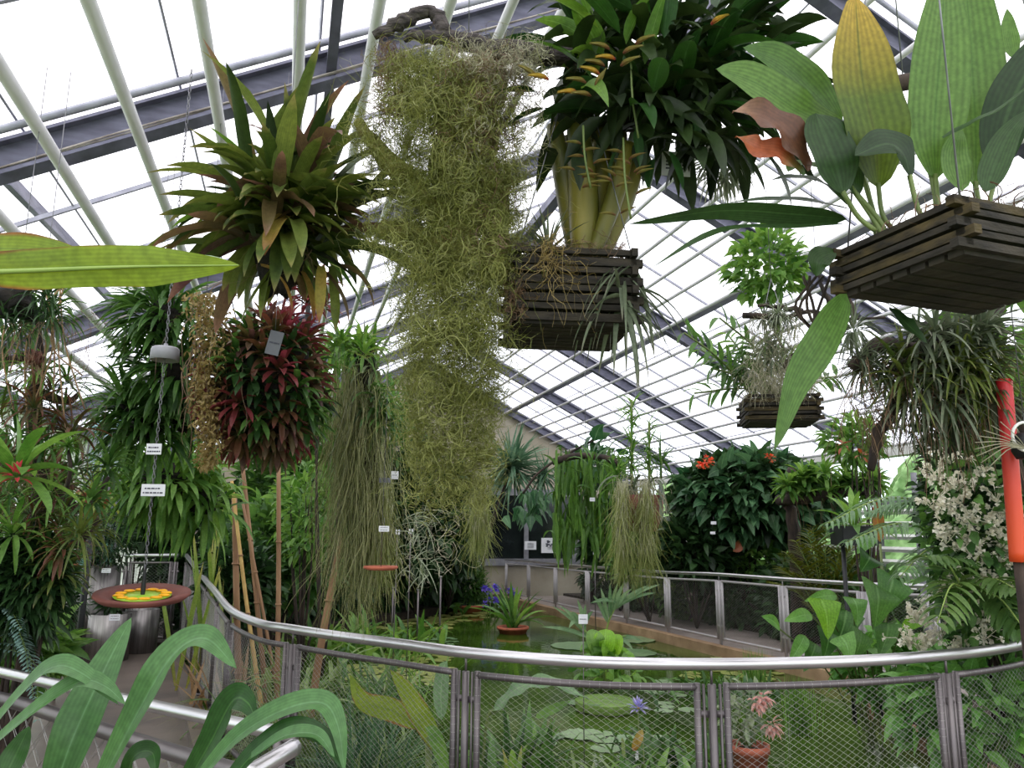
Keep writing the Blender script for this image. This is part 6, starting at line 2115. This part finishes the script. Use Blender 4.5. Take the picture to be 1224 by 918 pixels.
for pts, w_, m_ in (([(530, 905, 4.9), (505, 860, 4.9), (485, 825, 4.9), (466, 800, 4.9)], 24, L_BANANA), ([(505, 870, 4.9), (470, 850, 4.9), (435, 838, 4.9), (418, 806, 4.9)], 26, L_BANANA), ([(535, 930, 4.8), (520, 880, 4.8), (508, 870, 4.8)], 16, L_GREEN2), ([(528, 860, 5.0), (527, 830, 5.0), (530, 800, 5.0), (534, 790, 5.0)], 18, L_PALM)):
    mb = MB(); blade(mb, [at(*p) for p in pts], w_ * 4.9 / F, 'lance', (0, -1, .5), 18, .12, .5, .02); mb.build('leaf', m_, root)
mb = MB(); tube(mb, [[*at(515, 930, 4.95)[:2], ZW], at(512, 880, 4.9)], .02, 7); mb.build('stem', M_CANE, root)
# pot with pink and variegated plant, far bottom right of centre
q = np.array([*at(896, 905, 5.6)[:2], ZW])
q[2] = at(896, 912, 5.6)[2]
root = thing('flower_pot', 'terracotta pot with variegated leaves and pink blossom behind the right mesh panel', 'pot plant', q)
pot(root, q - UP * .08, .135, .2)
mb = MB(); tube(mb, [[q[0], q[1], ZW - .2], q - UP * .08], .1, 12); mb.build('plinth', M_CONC, root)
mb = MB(); bush(mb, q + [-.03, 0, .32], np.array([.17, .15, .2]), 190, .09, .04, 'lance', .8, .4, rg, 3, .2); mb.build('foliage', L_VARIEG, root)
mb = MB(); twigs(mb, q + UP * .1, q + [-.03, 0, .3], np.array([.15, .14, .18]), 7, .008); mb.build('stem', M_CANE, root)
for x, y in ((910, 833), (922, 866), (905, 838)):
    mb = MB(); rosette(mb, at(x, y, 5.45), [.3, -.6, -.3], 16, .085, .025, 'lance', 1.1, .6, .2, 5, rg); mb.build('blossom', L_PINK, root)
# fallen yellow leaf
q = at(762, 884, 5.7)
root = thing('yellow_leaf', 'single yellowed leaf hanging among the water plants behind the mesh', 'leaf', q)
mb = MB(); blade(mb, [at(768, 872, 5.7), at(762, 885, 5.65), at(757, 898, 5.7)], .06, 'ellip', (0, -1, .2), 10, .2); mb.build('blade', L_BROMY, root)
mb = MB(); tube(mb, [at(768, 872, 5.7), [*at(770, 880, 5.75)[:2], ZW]], .004, 5); mb.build('stalk', M_CANE, root)

# bamboo canes and dry blades
CAN = [((298, 733), (277, 575), 7.4, 'canes', 5), ((308, 735), (289, 548), 7.5, 'x', 6), ((331, 770), (333, 552), 7.3, 'x', 6), ((312, 722), (290, 600), 7.45, 'x', 4), ((283, 720), (280, 590), 7.6, 'x', 8), ((392, 735), (408, 640), 6.8, 'x', 9)]
LBC = ['pale split bamboo cane leaning beside the left railing', 'brown bamboo cane leaning behind the split cane', 'straight upright bamboo cane right of the leaning canes', 'yellow dry cane leaning between the brown bamboo canes', 'broad brown dry cane standing left of the leaning canes', 'slanting brown dry stalk beside the trailing roots']
for (p, q_, d, _, wp), lb in zip(CAN, LBC):
    a_, b_ = at(*p, d), at(*q_, d)
    base = a_ + (a_ - b_) / (b_[2] - a_[2]) * (a_[2] - ZW)
    root = thing('bamboo_cane', lb, 'cane', base)
    mb = MB(); P = spline([base, (base + b_) / 2 + RNG.normal(size=3) * .01, b_], 14)
    tube(mb, P, wp / 2 * d / F * np.linspace(1.1, .8, 14), 8)
    mb.build('shaft', M_BAMBOO if _ != 'canes' else solid('split_cane', (206, 176, 110), (176, 140, 84), .6), root)
    for k in (3, 6, 9):
        mb = MB()
        tube(mb, [P[k] - UP * .008, P[k] + UP * .008], wp / 2 * d / F * 1.2, 8)
        mb.build('node_ring', M_BAMBOO, root)
clump('dry_grass', 'dry straw coloured blades at the foot of the bamboo canes', 270, 735, 7.8, 26, .8, .035, L_DRY, .6, .7, 'strap', zb=ZW, seed=126, R=.15, cat='grass')

# ============================================================ foreground strap-leaved plant, bottom left
b = at(150, 1010, 1.55)
root = thing('strap_leaved_plant', 'big strap leaved plant with arching blue-green leaves in the bottom left foreground', 'plant', [b[0], b[1], .0])
mb = MB(); tube(mb, [[b[0], b[1], 0], b], .05, 10); mb.build('stem', M_CANE, root)
FG = [
    ([(60, 960, 1.5), (88, 880, 1.5), (125, 800, 1.55), (157, 738, 1.62)], 52, L_STRAP, (.25, -1, .35)),
    ([(110, 960, 1.45), (160, 860, 1.42), (205, 785, 1.42), (245, 763, 1.4), (283, 799, 1.36)], 52, L_STRAP, (-.2, -.75, .8)),
    ([(-20, 885, 1.45), (25, 830, 1.42), (65, 797, 1.4), (100, 806, 1.38), (142, 842, 1.36)], 34, L_STRAP, (-.1, -.7, .9)),
    ([(-25, 905, 1.4), (40, 850, 1.38), (95, 815, 1.38), (125, 820, 1.36), (150, 842, 1.34)], 30, L_STRAP, (-.2, -.7, .9)),
    ([(215, 950, 1.5), (250, 890, 1.47), (278, 838, 1.45), (296, 840, 1.42), (306, 862, 1.4)], 40, L_STRAPD, (-.3, -.9, .5)),
    ([(235, 935, 1.4), (285, 880, 1.37), (340, 848, 1.35), (385, 840, 1.33), (404, 868, 1.3), (412, 925, 1.28)], 36, L_STRAP, (.0, -.7, .9)),
    ([(268, 940, 1.36), (310, 895, 1.34), (352, 872, 1.32), (390, 885, 1.3), (412, 922, 1.28)], 34, L_STRAPD, (.1, -.7, .9)),
    ([(300, 905, 1.32), (340, 880, 1.3), (378, 878, 1.28), (400, 905, 1.26)], 24, L_STRAP, (.1, -.6, 1)),
    ([(0, 940, 1.4), (20, 900, 1.42), (35, 868, 1.45)], 30, L_STRAPD, (.2, -1, .3)),
    ([(145, 950, 1.5), (160, 905, 1.48), (182, 900, 1.46), (186, 930, 1.44)], 26, L_STRAPD, (0, -.8, .7)),
]
for pts, wpx, mat, nv in FG:
    mb = MB()
    blade(mb, [at(*p) for p in pts], wpx * pts[1][2] / F, 'fore', nv, 26, .16, RNG.random(), .012, 4)
    mb.build('leaf', mat, root)
